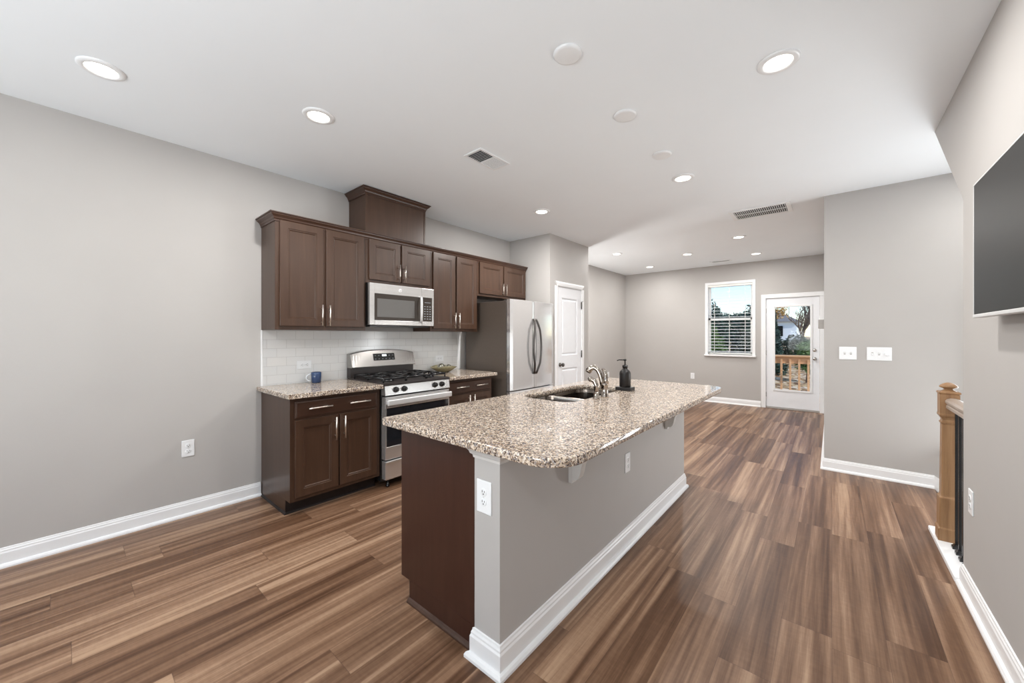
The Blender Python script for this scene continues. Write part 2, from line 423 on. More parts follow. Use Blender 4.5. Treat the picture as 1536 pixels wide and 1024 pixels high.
# stairs going down behind the railing
st = MB()
for i in range(6):
    st.box(.66+.25*i, .66+.25*(i+1)+.02, 3.86, YP-.016, -.19*(i+1)-.04, -.19*(i+1))
    st.box(.66+.25*i, .675+.25*i, 3.86, YP-.016, -.19*(i+1), -.19*i-.05)
struct('floor_stairs', st, 'stair_tread')

# ------------------------------------------------------------------ far window with blind
wr = struct_root('window_1', 'white double hung window with a slatted blind in the far wall', (-1.54, YF, .92))
c = MB()
x0, x1, z0, z1 = WIN
c.box(x0-.04, x0+.012, YF-.012, YF+.1, z0-.01, z1+.035, .003); c.box(x1-.012, x1+.04, YF-.012, YF+.1, z0-.01, z1+.035, .003)
c.box(x0-.04, x1+.04, YF-.013, YF+.1, z1-.012, z1+.04, .003)
c.build('frame', 'white', wr)
MB().box(x0-.05, x1+.05, YF-.045, YF+.1, z0-.035, z0, .006).build('sill', 'white', wr)
sa = MB()
for zz0, zz1, yy in ((z0, (z0+z1)/2+.02, YF+.06), ((z0+z1)/2-.02, z1-.012, YF+.09)):
    sa.box(x0+.012, x0+.05, yy, yy+.03, zz0, zz1); sa.box(x1-.05, x1-.012, yy, yy+.03, zz0, zz1)
    sa.box(x0+.012, x1-.012, yy, yy+.03, zz0, zz0+.045); sa.box(x0+.012, x1-.012, yy, yy+.03, zz1-.04, zz1)
sa.build('sash', 'white', wr)
MB().box(x0+.04, x1-.04, YF+.074, YF+.077, z0+.03, (z0+z1)/2).build('pane', 'glass', wr)
MB().box(x0+.04, x1-.04, YF+.104, YF+.107, (z0+z1)/2, z1-.04).build('pane', 'glass', wr)
bt = thing('window_blind', 'white horizontal slat blind hanging in the far window', 'blind', (-1.54, YF+.03, 1.0))
MB().box(x0+.015, x1-.015, YF+.002, YF+.05, z1-.055, z1-.014, .004).build('headrail', 'blind', bt)
sl = MB(); z = z0+.06
while z < z1-.07:
    sl.loops([[(x0+.02, YF+.006, z-.0015), (x0+.02, YF+.026, z+.002), (x0+.02, YF+.048, z+.006), (x0+.02, YF+.048, z+.0085), (x0+.02, YF+.026, z+.005), (x0+.02, YF+.006, z+.001)],
              [(x1-.02, YF+.006, z-.0015), (x1-.02, YF+.026, z+.002), (x1-.02, YF+.048, z+.006), (x1-.02, YF+.048, z+.0085), (x1-.02, YF+.026, z+.005), (x1-.02, YF+.006, z+.001)]])
    z += .062
sl.build('slats', 'blind', bt)
MB().box(x0+.02, x1-.02, YF+.01, YF+.045, z0+.012, z0+.03, .004).build('bottom_rail', 'blind', bt)
for xx in (x0+.13, -1.54, x1-.13):
    MB().box(xx-.004, xx+.004, YF+.004, YF+.0065, z0+.02, z1-.05).build('ladder_tape', 'cord', bt)
MB().tube([(x0+.06, YF-.002, z1-.05), (x0+.062, YF-.004, z0+.62)], .004, 8).build('tilt_wand', 'cord', bt)

# ------------------------------------------------------------------ back door
dr = struct_root('door_1', 'white back door with a tall glass light onto the deck', (-.55, YF, 0))
c = MB(); x0, x1, z1 = DOOR[0], DOOR[1], DOOR[3]
for a, b in ((x0-.058, x0+.016), (x1-.016, x1+.058)): c.box(a, b, YF-.018, YF+.012, 0, z1-.016, .004)
c.box(x0-.058, x1+.058, YF-.019, YF+.012, z1-.016, z1+.058, .004)
c.box(x0, x0+.016, YF+.012, YF+.11, 0, z1); c.box(x1-.016, x1, YF+.012, YF+.11, 0, z1); c.box(x0, x1, YF+.012, YF+.11, z1-.016, z1)
c.build('casing', 'white', dr)
MB().box(x0, x1, YF-.005, YF+.13, 0, .028, .004).build('threshold', 'boxgrey', dr)
sx0, sx1, sz0, sz1 = -.936, -.164, .032, 2.026
gx0, gx1, gz0, gz1 = -.812, -.277, .345, 1.872
d = MB(); yy0, yy1 = YF+.012, YF+.056
d.box(sx0, gx0, yy0, yy1, sz0, sz1); d.box(gx1, sx1, yy0, yy1, sz0, sz1); d.box(gx0, gx1, yy0, yy1, sz0, gz0); d.box(gx0, gx1, yy0, yy1, gz1, sz1)
slab = d.build('slab', 'door_white', dr)
g = MB()
for a, b, e, f in ((gx0-.02, gx0+.014, gz0-.02, gz1+.02), (gx1-.014, gx1+.02, gz0-.02, gz1+.02), (gx0, gx1, gz0-.02, gz0+.014), (gx0, gx1, gz1-.014, gz1+.02)):
    g.box(a, b, yy0-.012, yy0+.004, e, f, .005)
g.build('glass_bead', 'white', slab)
MB().box(gx0, gx1, yy0+.015, yy0+.021, gz0, gz1).build('pane', 'glass', slab)
for zz in (.25, 1.02, 1.80):
    MB().box(sx0-.010, sx0+.004, YF-.006, YF+.014, zz-.045, zz+.045, .003).build('hinge', 'brass_grey', dr)
MB().lathe([(.030, 0), (.030, -.008), (.012, -.014), (.012, -.03), (.026, -.042), (.028, -.055), (.016, -.066), (.0, -.068)], (-.229, YF+.012, .936), 'y', 20).build('knob', 'brass_grey', dr)
MB().lathe([(.029, 0), (.029, -.010), (.020, -.018), (.0, -.019)], (-.229, YF+.012, 1.085), 'y', 20).build('deadbolt', 'brass_grey', dr)

# ------------------------------------------------------------------ pantry door (two raised panels)
pr = struct_root('door_2', 'white two panel pantry door beside the refrigerator', (PX0, 4.82, 0))
y0, y1, z1 = 4.475, 5.16, 2.05
c = MB()
CP = [(0, 0), (.012, 0), (.016, .012), (.018, .045), (.015, .06), (.008, .066), (0, .066)]   # casing section (out, across)
c.prism([(PX0+t, y0+.010-u) for t, u in CP], 'z', 0, z1-.01); c.prism([(PX0+t, y1-.010+u) for t, u in CP], 'z', 0, z1-.01)
c.loops([[(PX0+t, y0+.010-u, z1-.01+u) for t, u in CP], [(PX0+t, y1-.010+u, z1-.01+u) for t, u in CP]])
for a, b in ((y0, y0+.012), (y1-.012, y1)): c.box(PX0-.1, PX0, a, b, 0, z1)
c.box(PX0-.1, PX0, y0, y1, z1-.014, z1)
c.build('casing', 'white', pr)
def panelled(mb, y0, y1, z0, z1, xf, th, panels, sgn=1, groove=.012, depth=.010):
    """slab in the y-z plane, face at xf looking along sgn*x, with raised-edge recessed panels (single column)"""
    xb = xf-sgn*th
    ps = sorted(panels, key=lambda p: p[2]); zc = z0
    def quad(a, b, c_, d_, x): mb.bm.faces.new([mb.bm.verts.new(p) for p in ((x, a, c_), (x, b, c_), (x, b, d_), (x, a, d_))])
    ya, yb = ps[0][0], ps[0][1]
    mb.box(min(xf, xb), max(xf, xb), y0, ya, z0, z1); mb.box(min(xf, xb), max(xf, xb), yb, y1, z0, z1)
    for p in ps:
        mb.box(min(xf, xb), max(xf, xb), ya, yb, zc, p[2]); zc = p[3]
    mb.box(min(xf, xb), max(xf, xb), ya, yb, zc, z1)
    for a, b, e, f in ps:
        def ring(o, x): return [(x, a+o, e+o), (x, b-o, e+o), (x, b-o, f-o), (x, a+o, f-o)]
        mb.loops([ring(0, xb), ring(0, xf), ring(.003, xf-sgn*.001), ring(groove, xf-sgn*depth), ring(groove+.004, xf-sgn*depth)], cap0=False, cap1=True)
d = MB(); panelled(d, 4.488, 5.147, .012, 2.032, PX0-.004, .035, [(4.605, 5.035, .20, .87), (4.605, 5.035, 1.055, 1.885)], 1, .012, .017)
# raised centre of each panel
for e, f in ((.20, .87), (1.055, 1.885)):
    d.loops([[(PX0-.021, a, b) for a, b in ((4.624, e+.019), (5.016, e+.019), (5.016, f-.019), (4.624, f-.019))], [(PX0-.007, a, b) for a, b in ((4.645, e+.04), (4.995, e+.04), (4.995, f-.04), (4.645, f-.04))]])
pslab = d.build('slab', 'door_white', pr)
MB().lathe([(.030, 0), (.030, .008), (.011, .014), (.011, .032), (.024, .04), (.029, .052), (.024, .064), (.0, .068)], (PX0-.004, 4.555, .926), 'x', 20).build('knob', 'dark_metal', pr)
for zz in (.25, 1.06, 1.80):
    h = MB().box(PX0-.002, PX0+.012, 5.142, 5.156, zz-.05, zz+.05, .004); h.lathe([(.007, -.055), (.007, .055)], (PX0+.008, 5.149, zz), 'z', 10)
    h.build('hinge', 'dark_metal', pr)
MB().tube([(PX0+.010, 5.149, 1.86), (PX0+.06, 5.10, 1.858)], .004, 8).build('hinge_stop', 'dark_metal', pr)

# ------------------------------------------------------------------ added front windows behind the camera, openings for the fill lamps
for k, (x0, x1, z0, z1) in enumerate(FW):
    fr = struct_root('window_%d' % (k+2), 'front window behind the camera', ((x0+x1)/2, YB, z0))
    c = MB()
    for a, b, e, f in ((x0-.05, x0+.03, z0-.05, z1+.05), (x1-.03, x1+.05, z0-.05, z1+.05), (x0, x1, z0-.05, z0+.03), (x0, x1, z1-.03, z1+.05), (x0, x1, (z0+z1)/2-.025, (z0+z1)/2+.025)):
        c.box(a, b, YB-.1, YB+.014, e, f)
    c.build('frame', 'white', fr)
    MB().box(x0, x1, YB-.07, YB-.065, z0, z1).build('pane', 'glass', fr)
struct('baseboard_front', (lambda m: (base_run(m, (XL, YB), (XR, YB), 0, 1, -1, -1), m)[1])(MB()), 'white')

# ------------------------------------------------------------------ cabinets
def door_leaf(mb, y0, y1, z0, z1, xf, th=.019, sgn=1, rail=.057):
    a, b = (y0, y1)
    def ring(o, x): return [(x, a+o, z0+o), (x, b-o, z0+o), (x, b-o, z1-o), (x, a+o, z1-o)]
    xb = xf-sgn*th
    mb.loops([ring(0, xb), ring(0, xf-sgn*.003), ring(.003, xf), ring(rail, xf), ring(rail+.003, xf-sgn*.0045), ring(rail+.010, xf-sgn*.0045), ring(rail+.016, xf-sgn*.011)])
def slab_front(mb, y0, y1, z0, z1, xf, th=.019):
    def ring(o, x): return [(x, y0+o, z0+o), (x, y1-o, z0+o), (x, y1-o, z1-o), (x, y0+o, z1-o)]
    mb.loops([ring(0, xf-th), ring(0, xf-.008), ring(.010, xf-.003), ring(.012, xf)])
def bar_pull(mb, p0, p1, sgn=1):
    p0, p1 = Vector(p0), Vector(p1); d = (p1-p0).normalized(); off = Vector((.030*sgn, 0, 0))
    mb.tube([p0+off, p1+off], .0058, 12)
    Lh = (p1-p0).length
    for t in (.18, .82): q = p0+d*Lh*t; mb.tube([q, q+off], .0045, 8)
FB, FU = -3.045, -3.350        # face frames
def base_cab(y0, y1, label, end_left):
    t = thing('base_cabinet', label, 'cabinet', (XL, (y0+y1)/2, 0))
    b = MB()
    b.box(XL+.004, FB, y0, y1, .105, .876, .0015); b.box(XL+.004, -3.135, y0, y1, 0, .105)
    b.build('body', 'espresso', t)
    m = MB().box(-3.135, -3.128, y0, y1, 0, .105); m.prism([(-3.128, 0), (-3.116, 0), (-3.119, .010), (-3.128, .016)], 'y', y0, y1)
    if end_left: m.prism([(y0, 0), (y0-.012, 0), (y0-.009, .010), (y0, .016)], 'x', XL+.03, -3.118)
    m.build('toe_kick', 'toe', t)
    ym = (y0+y1)/2; xf = FB+.020
    d = MB(); slab_front(d, y0+.03, y1-.035, .725, .848, xf); dw = d.build('drawer', 'espresso_h', t)
    for yc in (y0+.03+.175, y1-.035-.165):
        h = MB(); bar_pull(h, (xf, yc-.088, .79), (xf, yc+.088, .79)); h.build('handle', 'nickel', dw)
    for a, b_, hy in ((y0+.03, ym-.009, ym-.04), (ym+.001, y1-.035, ym+.032)):
        d = MB(); door_leaf(d, a, b_, .135, .708, xf); dd = d.build('door', 'espresso', t)
        h = MB(); bar_pull(h, (xf, hy, .515), (xf, hy, .695)); h.build('handle', 'nickel', dd)
    return t
base_cab(1.075, 1.799, 'dark espresso base cabinet with one wide drawer, at the open left end of the run', True)
base_cab(2.540, 3.235, 'dark espresso base cabinet between the range and the refrigerator', False)
def upper_cab(y0, y1, z0, label, split=None, depth=FU, hl=.18):
    t = thing('wall_cabinet', label, 'cabinet', (XL, (y0+y1)/2, z0))
    MB().box(XL+.004, depth, y0, y1, z0, 2.275, .0015).build('body', 'espresso', t)
    ym = split or (y0+y1)/2; xf = depth+.020
    for a, b_, hy in ((y0+.03, ym-.011, ym-.032), (ym+.011, y1-.022, ym+.032)):
        d = MB(); door_leaf(d, a, b_, z0+.03, 2.258, xf); dd = d.build('door', 'espresso', t)
        h = MB(); bar_pull(h, (xf, hy, z0+.035), (xf, hy, z0+.035+hl)); h.build('handle', 'nickel', dd)
    return t
upper_cab(1.075, 1.832, 1.387, 'tall wall cabinet at the open left end, above the blue mug')
upper_cab(1.834, 2.584, 1.842, 'short wall cabinet above the microwave', hl=.17)
upper_cab(2.586, 3.298, 1.387, 'tall wall cabinet between the microwave and the refrigerator')
upper_cab(3.300, 4.270, 1.835, 'short wide wall cabinet above the refrigerator', split=3.775, hl=.15)
# crown along the cabinets and the boxed duct cover
CR = [(0, -.02), (.006, -.02), (.006, -.006), (.012, 0), (.016, .012), (.034, .028), (.036, .036), (.044, .038), (.044, .046), (0, .046)]
def crown(mb, y0, y1, xf, z, ret0=True, ret1=False):
    f0 = [(xf+t, y0-t, z+h) for t, h in CR]; f1 = [(xf+t, y1+(t if ret1 else 0), z+h) for t, h in CR]
    lp = [f0, f1]
    if ret0: lp = [[(XL+.004, y0-t, z+h) for t, h in CR]]+lp
    if ret1: lp = lp+[[(XL+.004, y1+t, z+h) for t, h in CR]]
    mb.loops(lp)
m = MB(); crown(m, 1.075, 4.27, FU+.0005, 2.265, True, False)
m.box(XL+.004, FU, 1.075, 4.27, 2.276, 2.282)
tag(m.build('crown_molding', 'espresso_h', None, True, (XL, 2.67, 2.26)), 'long dark crown molding capping the row of wall cabinets', 'molding')
t = thing('duct_cover', 'boxed dark wood duct cover rising above the microwave cabinet', 'duct cover', (XL, 2.18, 2.312))
m = MB(); m.box(XL+.004, FU+.005, 1.832, 2.512, 2.284, H-.03, .0015); m.build('body', 'espresso', t)
for a, b_ in ((1.829, 1.846), (2.498, 2.515)): MB().box(FU+.002, FU+.010, a, b_, 2.312, 2.69).build('corner_trim', 'espresso', t)
m = MB(); crown(m, 1.83, 2.514, FU+.005, H-.052, True, True); m.build('crown', 'espresso_h', t)

# granite worktops beside the range
def edge_slab(mb, x0, x1, y0, y1, z0, z1, r=.006): mb.box(x0, x1, y0, y1, z0, z1, r, 3)
tag((lambda m: (edge_slab(m, XL+.003, -2.975, 1.04, 1.797, .878, .914), m.build('countertop', 'granite', None, True, (XL, 1.4, .878)))[1])(MB()), 'speckled granite countertop carrying the blue mug', 'countertop')
tag((lambda m: (edge_slab(m, XL+.003, -2.975, 2.540, 3.262, .878, .914), m.build('countertop', 'granite', None, True, (XL, 2.9, .878)))[1])(MB()), 'short granite countertop under the olive bowl beside the refrigerator', 'countertop')
t = thing('tile_backsplash', 'white subway tile backsplash between the counters and wall cabinets', 'backsplash', (XL, 2.16, .914))
MB().box(XL+.001, XL+.009, 1.085, 3.262, .9145, 1.386).build('tiles', 'tile', t)
MB().box(XL+.001, XL+.011, 1.070, 1.085, .9145, 1.386, .003).build('edge_trim', 'white', t)
MB().box(XL+.001, XL+.014, 3.262, 3.30, .9145, 1.386, .003).build('edge_trim', 'white', t)

# ------------------------------------------------------------------ microwave
t = thing('microwave', 'stainless over the range microwave with a dark window', 'microwave', (XL, 2.21, 1.435))
y0, y1, z0, z1 = 1.838, 2.582, 1.437, 1.838
MB().box(XL+.012, -3.315, y0, y1, z0, z1, .002).build('body', 'black', t)
m = MB(); m.box(XL+.05, -3.33, y0+.03, y1-.03, z0-.012, z0); m.build('vent_bottom', 'black', t)
dy1 = 2.425
d = MB(); xf = -3.283
gy0, gy1, gz0, gz1 = 1.888, 2.405, 1.487, 1.738
d.box(-3.315, xf, y0, gy0, z0+.004, z1-.002, .004); d.box(-3.315, xf, gy0, dy1, z0+.004, gz0, .003); d.box(-3.315, xf, gy0, dy1, gz1, z1-.002, .003); d.box(-3.315, xf, gy1, dy1, gz0, gz1)
dd = d.build('door', 'steel', t)
MB().box(-3.312, xf-.002, gy0, gy1, gz0, gz1).build('window', 'mwglass', dd)
MB().box(xf-.0025, xf-.0005, 1.915, 2.335, gz0+.03, gz1-.045, .001).build('window_screen', 'mwscreen', dd)
h = MB(); pts = []
for i in range(13):
    u = i/12; zz = 1.475+u*.270; pts.append((xf+.012+.030*math.sin(PI*u)**.6, 2.405-.010*math.sin(PI*u), zz))
h.tube(pts, .0105, 10); h.build('handle', 'silver', dd)
lg = MB(); lg.lathe([(.018, 0), (.018, .0015), (.015, .0022), (.0, .0022)], (xf, 2.165, 1.785), 'x', 24); lg.build('badge', 'silver', dd)
MB().tube([(xf+.0025, 2.165+.010*math.cos(a*.6)*(1-.04*a), 1.785+.010*math.sin(a*.6)*(1-.04*a)) for a in range(0, 18)], .0012, 6).build('badge_script', 'steel', dd)
p = MB(); p.box(-3.315, xf, dy1+.002, y1, z0+.004, z1-.002, .004); pp = p.build('control_panel', 'steel', t)
MB().box(xf-.002, xf+.001, 2.437, 2.556, gz0+.002, 1.742).build('keypad', 'mwglass', pp)
k = MB()
for r in range(6):
    for q in range(3): k.box(xf+.001, xf+.0016, 2.452+q*.034, 2.472+q*.034, 1.512+r*.026, 1.519+r*.026)
k.box(xf+.001, xf+.0016, 2.46, 2.535, 1.685, 1.69); k.build('keys', 'buttons', pp)

# ------------------------------------------------------------------ gas range
t = thing('gas_range', 'stainless gas range with black grates under the microwave', 'range', (XL, 2.168, 0))
y0, y1 = 1.803, 2.534
m = MB(); m.box(XL+.03, -3.03, y0, y1, .05, .895, .003); m.build('body', 'black', t)
m = MB(); m.prism([(XL+.03, .895), (-2.985, .895), (-2.965, .903), (-2.965, .915), (-2.99, .922), (XL+.09, .922), (XL+.03, .930)], 'y', y0, y1); m.build('cooktop', 'cooktop', t)
m = MB(); m.prism([(-3.03, .815), (-2.962, .815), (-2.975, .897), (-3.03, .897)], 'y', y0+.004, y1-.004); cp = m.build('control_panel', 'steel', t)
for yc in (1.912, 1.998, 2.345, 2.430):
    k = MB(); k.lathe([(.026, 0), (.026, .006), (.021, .010), (.019, .030), (.016, .034), (0, .034)], (0, 0, 0), 'x', 20)
    k.box(.012, .038, -.005, .005, -.019, .019, .002)
    bmesh.ops.transform(k.bm, matrix=Matrix.Translation((-2.970, yc, .858)) @ Matrix.Rotation(math.radians(-9), 4, 'Y'), verts=k.bm.verts)
    k.build('knob', 'black', t)
xf = -2.968
d = MB(); d.box(-3.03, xf, y0+.006, y1-.006, .25, .365, .004); d.box(-3.03, xf, y0+.006, y1-.006, .700, .800, .006); d.box(-3.03, xf, y0+.006, y0+.018, .36, .705); d.box(-3.03, xf, y1-.018, y1-.006, .36, .705)
od = d.build('oven_door', 'steel', t)
MB().box(-3.03, xf-.001, y0+.018, y1-.018, .362, .702).build('oven_window', 'darkglass', od)
h = MB(); h.box(xf+.026, xf+.046, y0+.006, y1-.006, .728, .780, .0095, 4); h.box(xf-.004, xf+.034, y0+.02, y0+.045, .737, .764, .004); h.box(xf-.004, xf+.034, y1-.045, y1-.02, .737, .764, .004)
h.build('oven_handle', 'silver', od)
m = MB(); m.box(-3.03, xf+.002, y0+.006, y1-.006, .075, .238, .008); m.box(xf-.01, xf+.012, y0+.006, y1-.006, .215, .24, .006); m.build('drawer', 'steel', t)
for yc in (y0+.06, y1-.06):
    for xc in (-3.02, XL+.1): m = MB(); m.lathe([(.016, 0), (.018, .01), (.012, .016), (.012, .05)], (xc, yc, 0), 'z', 12); m.build('levelling_foot', 'black', t)
# backguard
m = MB(); m.box(XL+.012, XL+.085, y0+.004, y1-.004, .922, 1.035); m.build('riser', 'cooktop', t)
n = 24; fr_t, fr_b, bk_t, bk_b = [], [], [], []
lps = []
for i in range(n+1):
    u = i/n; yy = y0+.002+u*(y1-y0-.004); zt = 1.158+.036*(1-abs(2*u-1)**2.6)
    lps.append([(XL+.012, yy, 1.022), (XL+.118, yy, 1.022), (XL+.122, yy, 1.030), (XL+.080, yy, zt-.006), (XL+.072, yy, zt), (XL+.012, yy, zt)])
m = MB(); m.loops(lps, smooth=False)
bgd = m.build('backguard', 'steel_dark', t)
def bgp(yv, zv, out=.0015):
    zt_ = 1.152+.036*(1-abs(2*(yv-y0-.002)/(y1-y0-.004)-1)**2.6); u = (zv-1.03)/(zt_-1.03); return (XL+.122-.042*u+out, yv, zv)
m = MB(); q = [bgp(2.040, 1.085), bgp(2.285, 1.085), bgp(2.285, 1.155), bgp(2.040, 1.155)]
m.loops([[(a-.004, b, c_) for a, b, c_ in q], q]); dp = m.build('display', 'slot', t)
q = [bgp(2.140, 1.126, .002), bgp(2.188, 1.126, .002), bgp(2.188, 1.144, .002), bgp(2.140, 1.144, .002)]
m = MB(); m.loops([[(a-.001, b, c_) for a, b, c_ in q], q]); m.build('clock_digits', 'digits', dp)
for r in range(2):
    for cidx in range(6):
        if r == 1 and cidx in (2, 3): continue
        yv = 2.054+cidx*.040; zv = 1.097+r*.034; q = [bgp(yv, zv, .002), bgp(yv+.016, zv, .002), bgp(yv+.016, zv+.006, .002), bgp(yv, zv+.006, .002)]
        m = MB(); m.loops([[(a-.001, b, c_) for a, b, c_ in q], q]); m.build('key', 'buttons', dp)
# burners and three grates
for xc in (-3.43, -3.14):
    for yc in (1.935, 2.401):
        m = MB(); m.lathe([(.055, 0), (.055, .008), (.04, .012), (.04, .02), (.035, .024), (0, .025)], (xc, yc, .922), 'z', 24); m.build('burner', 'iron', t)
m = MB(); m.lathe([(.045, 0), (.045, .008), (.035, .018), (0, .02)], (-3.28, 2.168, .922), 'z', 24); m.build('burner', 'iron', t)
for ya, yb in ((1.822, 2.048), (2.056, 2.280), (2.288, 2.514)):
    m = MB(); xa, xb = -3.535, -3.02; zt = .962
    for (p, q) in (((xa, ya), (xb, ya)), ((xb, ya), (xb, yb)), ((xb, yb), (xa, yb)), ((xa, yb), (xa, ya))): m.tube([(p[0], p[1], zt-.006), (q[0], q[1], zt-.006)], .0095, 8)
    ym = (ya+yb)/2
    for xc in (-3.43, -3.14):
        m.tube([(xc, ya, zt-.004), (xc, ya+.07, zt+.002)], .0088, 8); m.tube([(xc, yb, zt-.004), (xc, yb-.07, zt+.002)], .0088, 8)
        m.tube([(xc-.105, ym, zt), (xc-.035, ym, zt+.002)], .0088, 8); m.tube([(xc+.035, ym, zt+.002), (xc+.12, ym, zt)], .0088, 8)
    m.tube([(-3.285, ya, zt-.004), (-3.285, yb, zt-.004)], .0088, 8)
    for xc in (xa, xb, -3.285):
        for yc in (ya, yb): m.tube([(xc, yc, .9225), (xc, yc, zt-.004)], .007, 8)
    m.build('grate', 'iron', t)

# ------------------------------------------------------------------ refrigerator
t = thing('refrigerator', 'stainless french door refrigerator with bowed grey handles', 'refrigerator', (XL, 3.81, 0))
y0, y1 = 3.372, 4.268; xb, xf = -2.935, -2.860; zs = .682
MB().box(XL+.04, xb-.004, y0, y1, .02, 1.752, .004).build('body', 'fridge_side', t)
m = MB(); m.box(xb-.004, xb+.008, y0+.008, y1-.008, .06, 1.755); m.box(xb-.06, xb+.03, y0+.02, y0+.12, 1.752, 1.768, .003); m.box(xb-.06, xb+.03, y1-.12, y1-.02, 1.752, 1.768, .003)
m.build('gasket', 'gasket', t)
m = MB(); m.box(XL+.2, xb-.02, y0+.03, y1-.03, 0, .02); m.box(xb-.05, xb+.02, y0+.02, y1-.02, .012, .06); m.build('kick_grille', 'gasket', t)
ymid = 3.826
def bowed(mb, a, b, z0, z1, bow0, bow1):
    """door leaf with a gently bowed front; bow as function of y over the whole width"""
    n = 10; back, front = [], []
    lp0, lp1 = [], []
    for i in range(n+1):
        yy = a+(b-a)*i/n; u = (yy-y0)/(y1-y0); x = xf-.012+.014*math.sin(PI*min(max(u, 0), 1))**.8
        e = min(yy-a, b-yy)
        if e < .008: x -= (.008-e)*.8
        front.append((x, yy))
    prof = [(xb+.008, a)]+front+[(xb+.008, b)]
    def ring(z, o): return [((x-o if x > xb+.01 else x), y, z) for x, y in prof]
    mb.loops([ring(z0, .006), ring(z0+.006, 0), ring(z1-.006, 0), ring(z1, .006)], smooth=False)
hx = xf+.005
for k, (a, b) in enumerate(((y0, ymid-.003), (ymid+.003, y1))):
    d = MB(); bowed(d, a, b, zs+.006, 1.770, 0, 0); dd = d.build('door', 'steel_fridge', t)
    s_ = -1 if k == 0 else 1; h = MB(); pts, rr = [], []
    for i in range(17):
        u = i/16; zz = .87+u*.67; bw = math.sin(PI*u)
        pts.append((hx+.012+.030*min(1, bw*1.8), ymid+s_*(.020+.060*bw), zz)); rr.append(.013)
    h.tube([(hx-.004, pts[0][1], .87)]+pts+[(hx-.004, pts[-1][1], 1.54)], [.013]+rr+[.013], 12)
    h.build('handle', 'dark_metal', dd)
d = MB(); bowed(d, y0, y1, .065, zs-.006, 0, 0); dd = d.build('freezer_drawer', 'steel_fridge', t)
h = MB(); pts = [(hx+.012+.03*min(1, 1.8*math.sin(PI*i/16)), y0+.1+i/16*(y1-y0-.2), .60) for i in range(17)]
h.tube([(hx-.004, pts[0][1], .60)]+pts+[(hx-.004, pts[-1][1], .60)], .012, 12); h.build('handle', 'dark_metal', dd)

# ------------------------------------------------------------------ island
t = thing('kitchen_island', 'long island with dark end panel, grey half wall and white baseboard', 'island', (-1.35, 2.33, 0))
IY0, IY1 = 1.11, 3.545; IXW, IXC, IXF = -1.0, -1.142, -1.70
m = MB(); m.box(IXF, IXC, IY0+.018, 2.04, .105, .876, .0015); m.box(IXF, IXC, 2.94, IY1-.005, .105, .876, .0015); m.box(IXF+.075, IXC, IY0+.018, IY1-.005, 0, .105)
m.box(IXF, IXC, 2.04, 2.94, .105, .640); m.box(IXF, IXF+.010, 2.04, 2.94, .640, .876); m.box(IXC-.02, IXC, 2.04, 2.94, .640, .876)      # open sink bay
m.build('cabinet_body', 'espresso_red', t)
m = MB(); m.box(IXF+.068, IXF+.075, IY0+.02, IY1-.005, 0, .105); m.build('toe_kick', 'toe', t)
m = MB(); m.prism([(IY0+.018, 0), (IY0+.002, 0), (IY0+.003, .008), (IY0+.009, .016), (IY0+.018, .020)], 'x', IXF+.068, IXC-.012); m.build('shoe_molding', 'espresso_h', t)
yy = IY0+.03
for k in range(4):
    a, b = yy+k*.6, yy+k*.6+.58
    d = MB(); door_leaf(d, a, b, .135, .70, IXF-.020, .019, -1); dd = d.build('door', 'espresso', t)
    h = MB(); bar_pull(h, (IXF-.020, a+.05, .51), (IXF-.020, a+.05, .69), -1); h.build('handle', 'nickel', dd)
    d = MB()
    def ring(o, x): return [(x, a+o, .725+o), (x, b-o, .725+o), (x, b-o, .848-o), (x, a+o, .848-o)]
    d.loops([ring(0, IXF-.001), ring(0, IXF-.012), ring(.01, IXF-.018), ring(.012, IXF-.020)]); d.build('drawer', 'espresso_h', t)
MB().box(IXC+.0005, IXW, IY0, IY1, 0, .876).build('half_wall', 'wall', t)
m = MB()
def path_run(mb, pts, prof):
    lp = []
    for i, p in enumerate(pts):
        lp.append([(p[0][0]+p[1][0]*tt, p[0][1]+p[1][1]*tt, z) for tt, z in prof])
    mb.loops(lp)
IB = [(0, 0), (.032, 0), (.032, .012), (.026, .022), (.015, .026), (.015, .088), (.011, .096), (.011, .104), (.007, .112), (.006, .120), (0, .122)]
path_run(m, [((IXC, IY0), (-1, -1)), ((IXW, IY0), (1, -1)), ((IXW, IY1), (1, 1)), ((IXC, IY1), (-1, 1))], IB)
m.build('baseboard', 'white', t)
CT = [(0, .832), (.004, .832), (.006, .844), (.014, .850), (.018, .862), (.022, .866), (.022, .877), (0, .877)]
m = MB(); path_run(m, [((IXC, IY0+.016), (-1, 0)), ((IXC, IY0), (-1, -1)), ((IXW, IY0), (1, -1)), ((IXW, IY0+.05), (1, 0))], CT)
m.build('cap_molding', 'trim_grey', t)
for yc in (1.640, 3.060):
    m = MB(); x0_ = IXW+.0005
    m.box(x0_, x0_+.020, yc-.0235, yc+.0235, .610, .876, .002)
    pr_ = [(x0_+a, b) for a, b in ((.02, .876), (.205, .876), (.205, .855), (.195, .842), (.175, .835), (.160, .820), (.152, .795), (.138, .775), (.118, .762), (.098, .748), (.082, .728), (.072, .70), (.066, .668), (.058, .645), (.045, .632), (.02, .625))]
    m.prism(pr_, 'y', yc-.022, yc+.022)
    m.build('corbel', 'trim_grey', t)

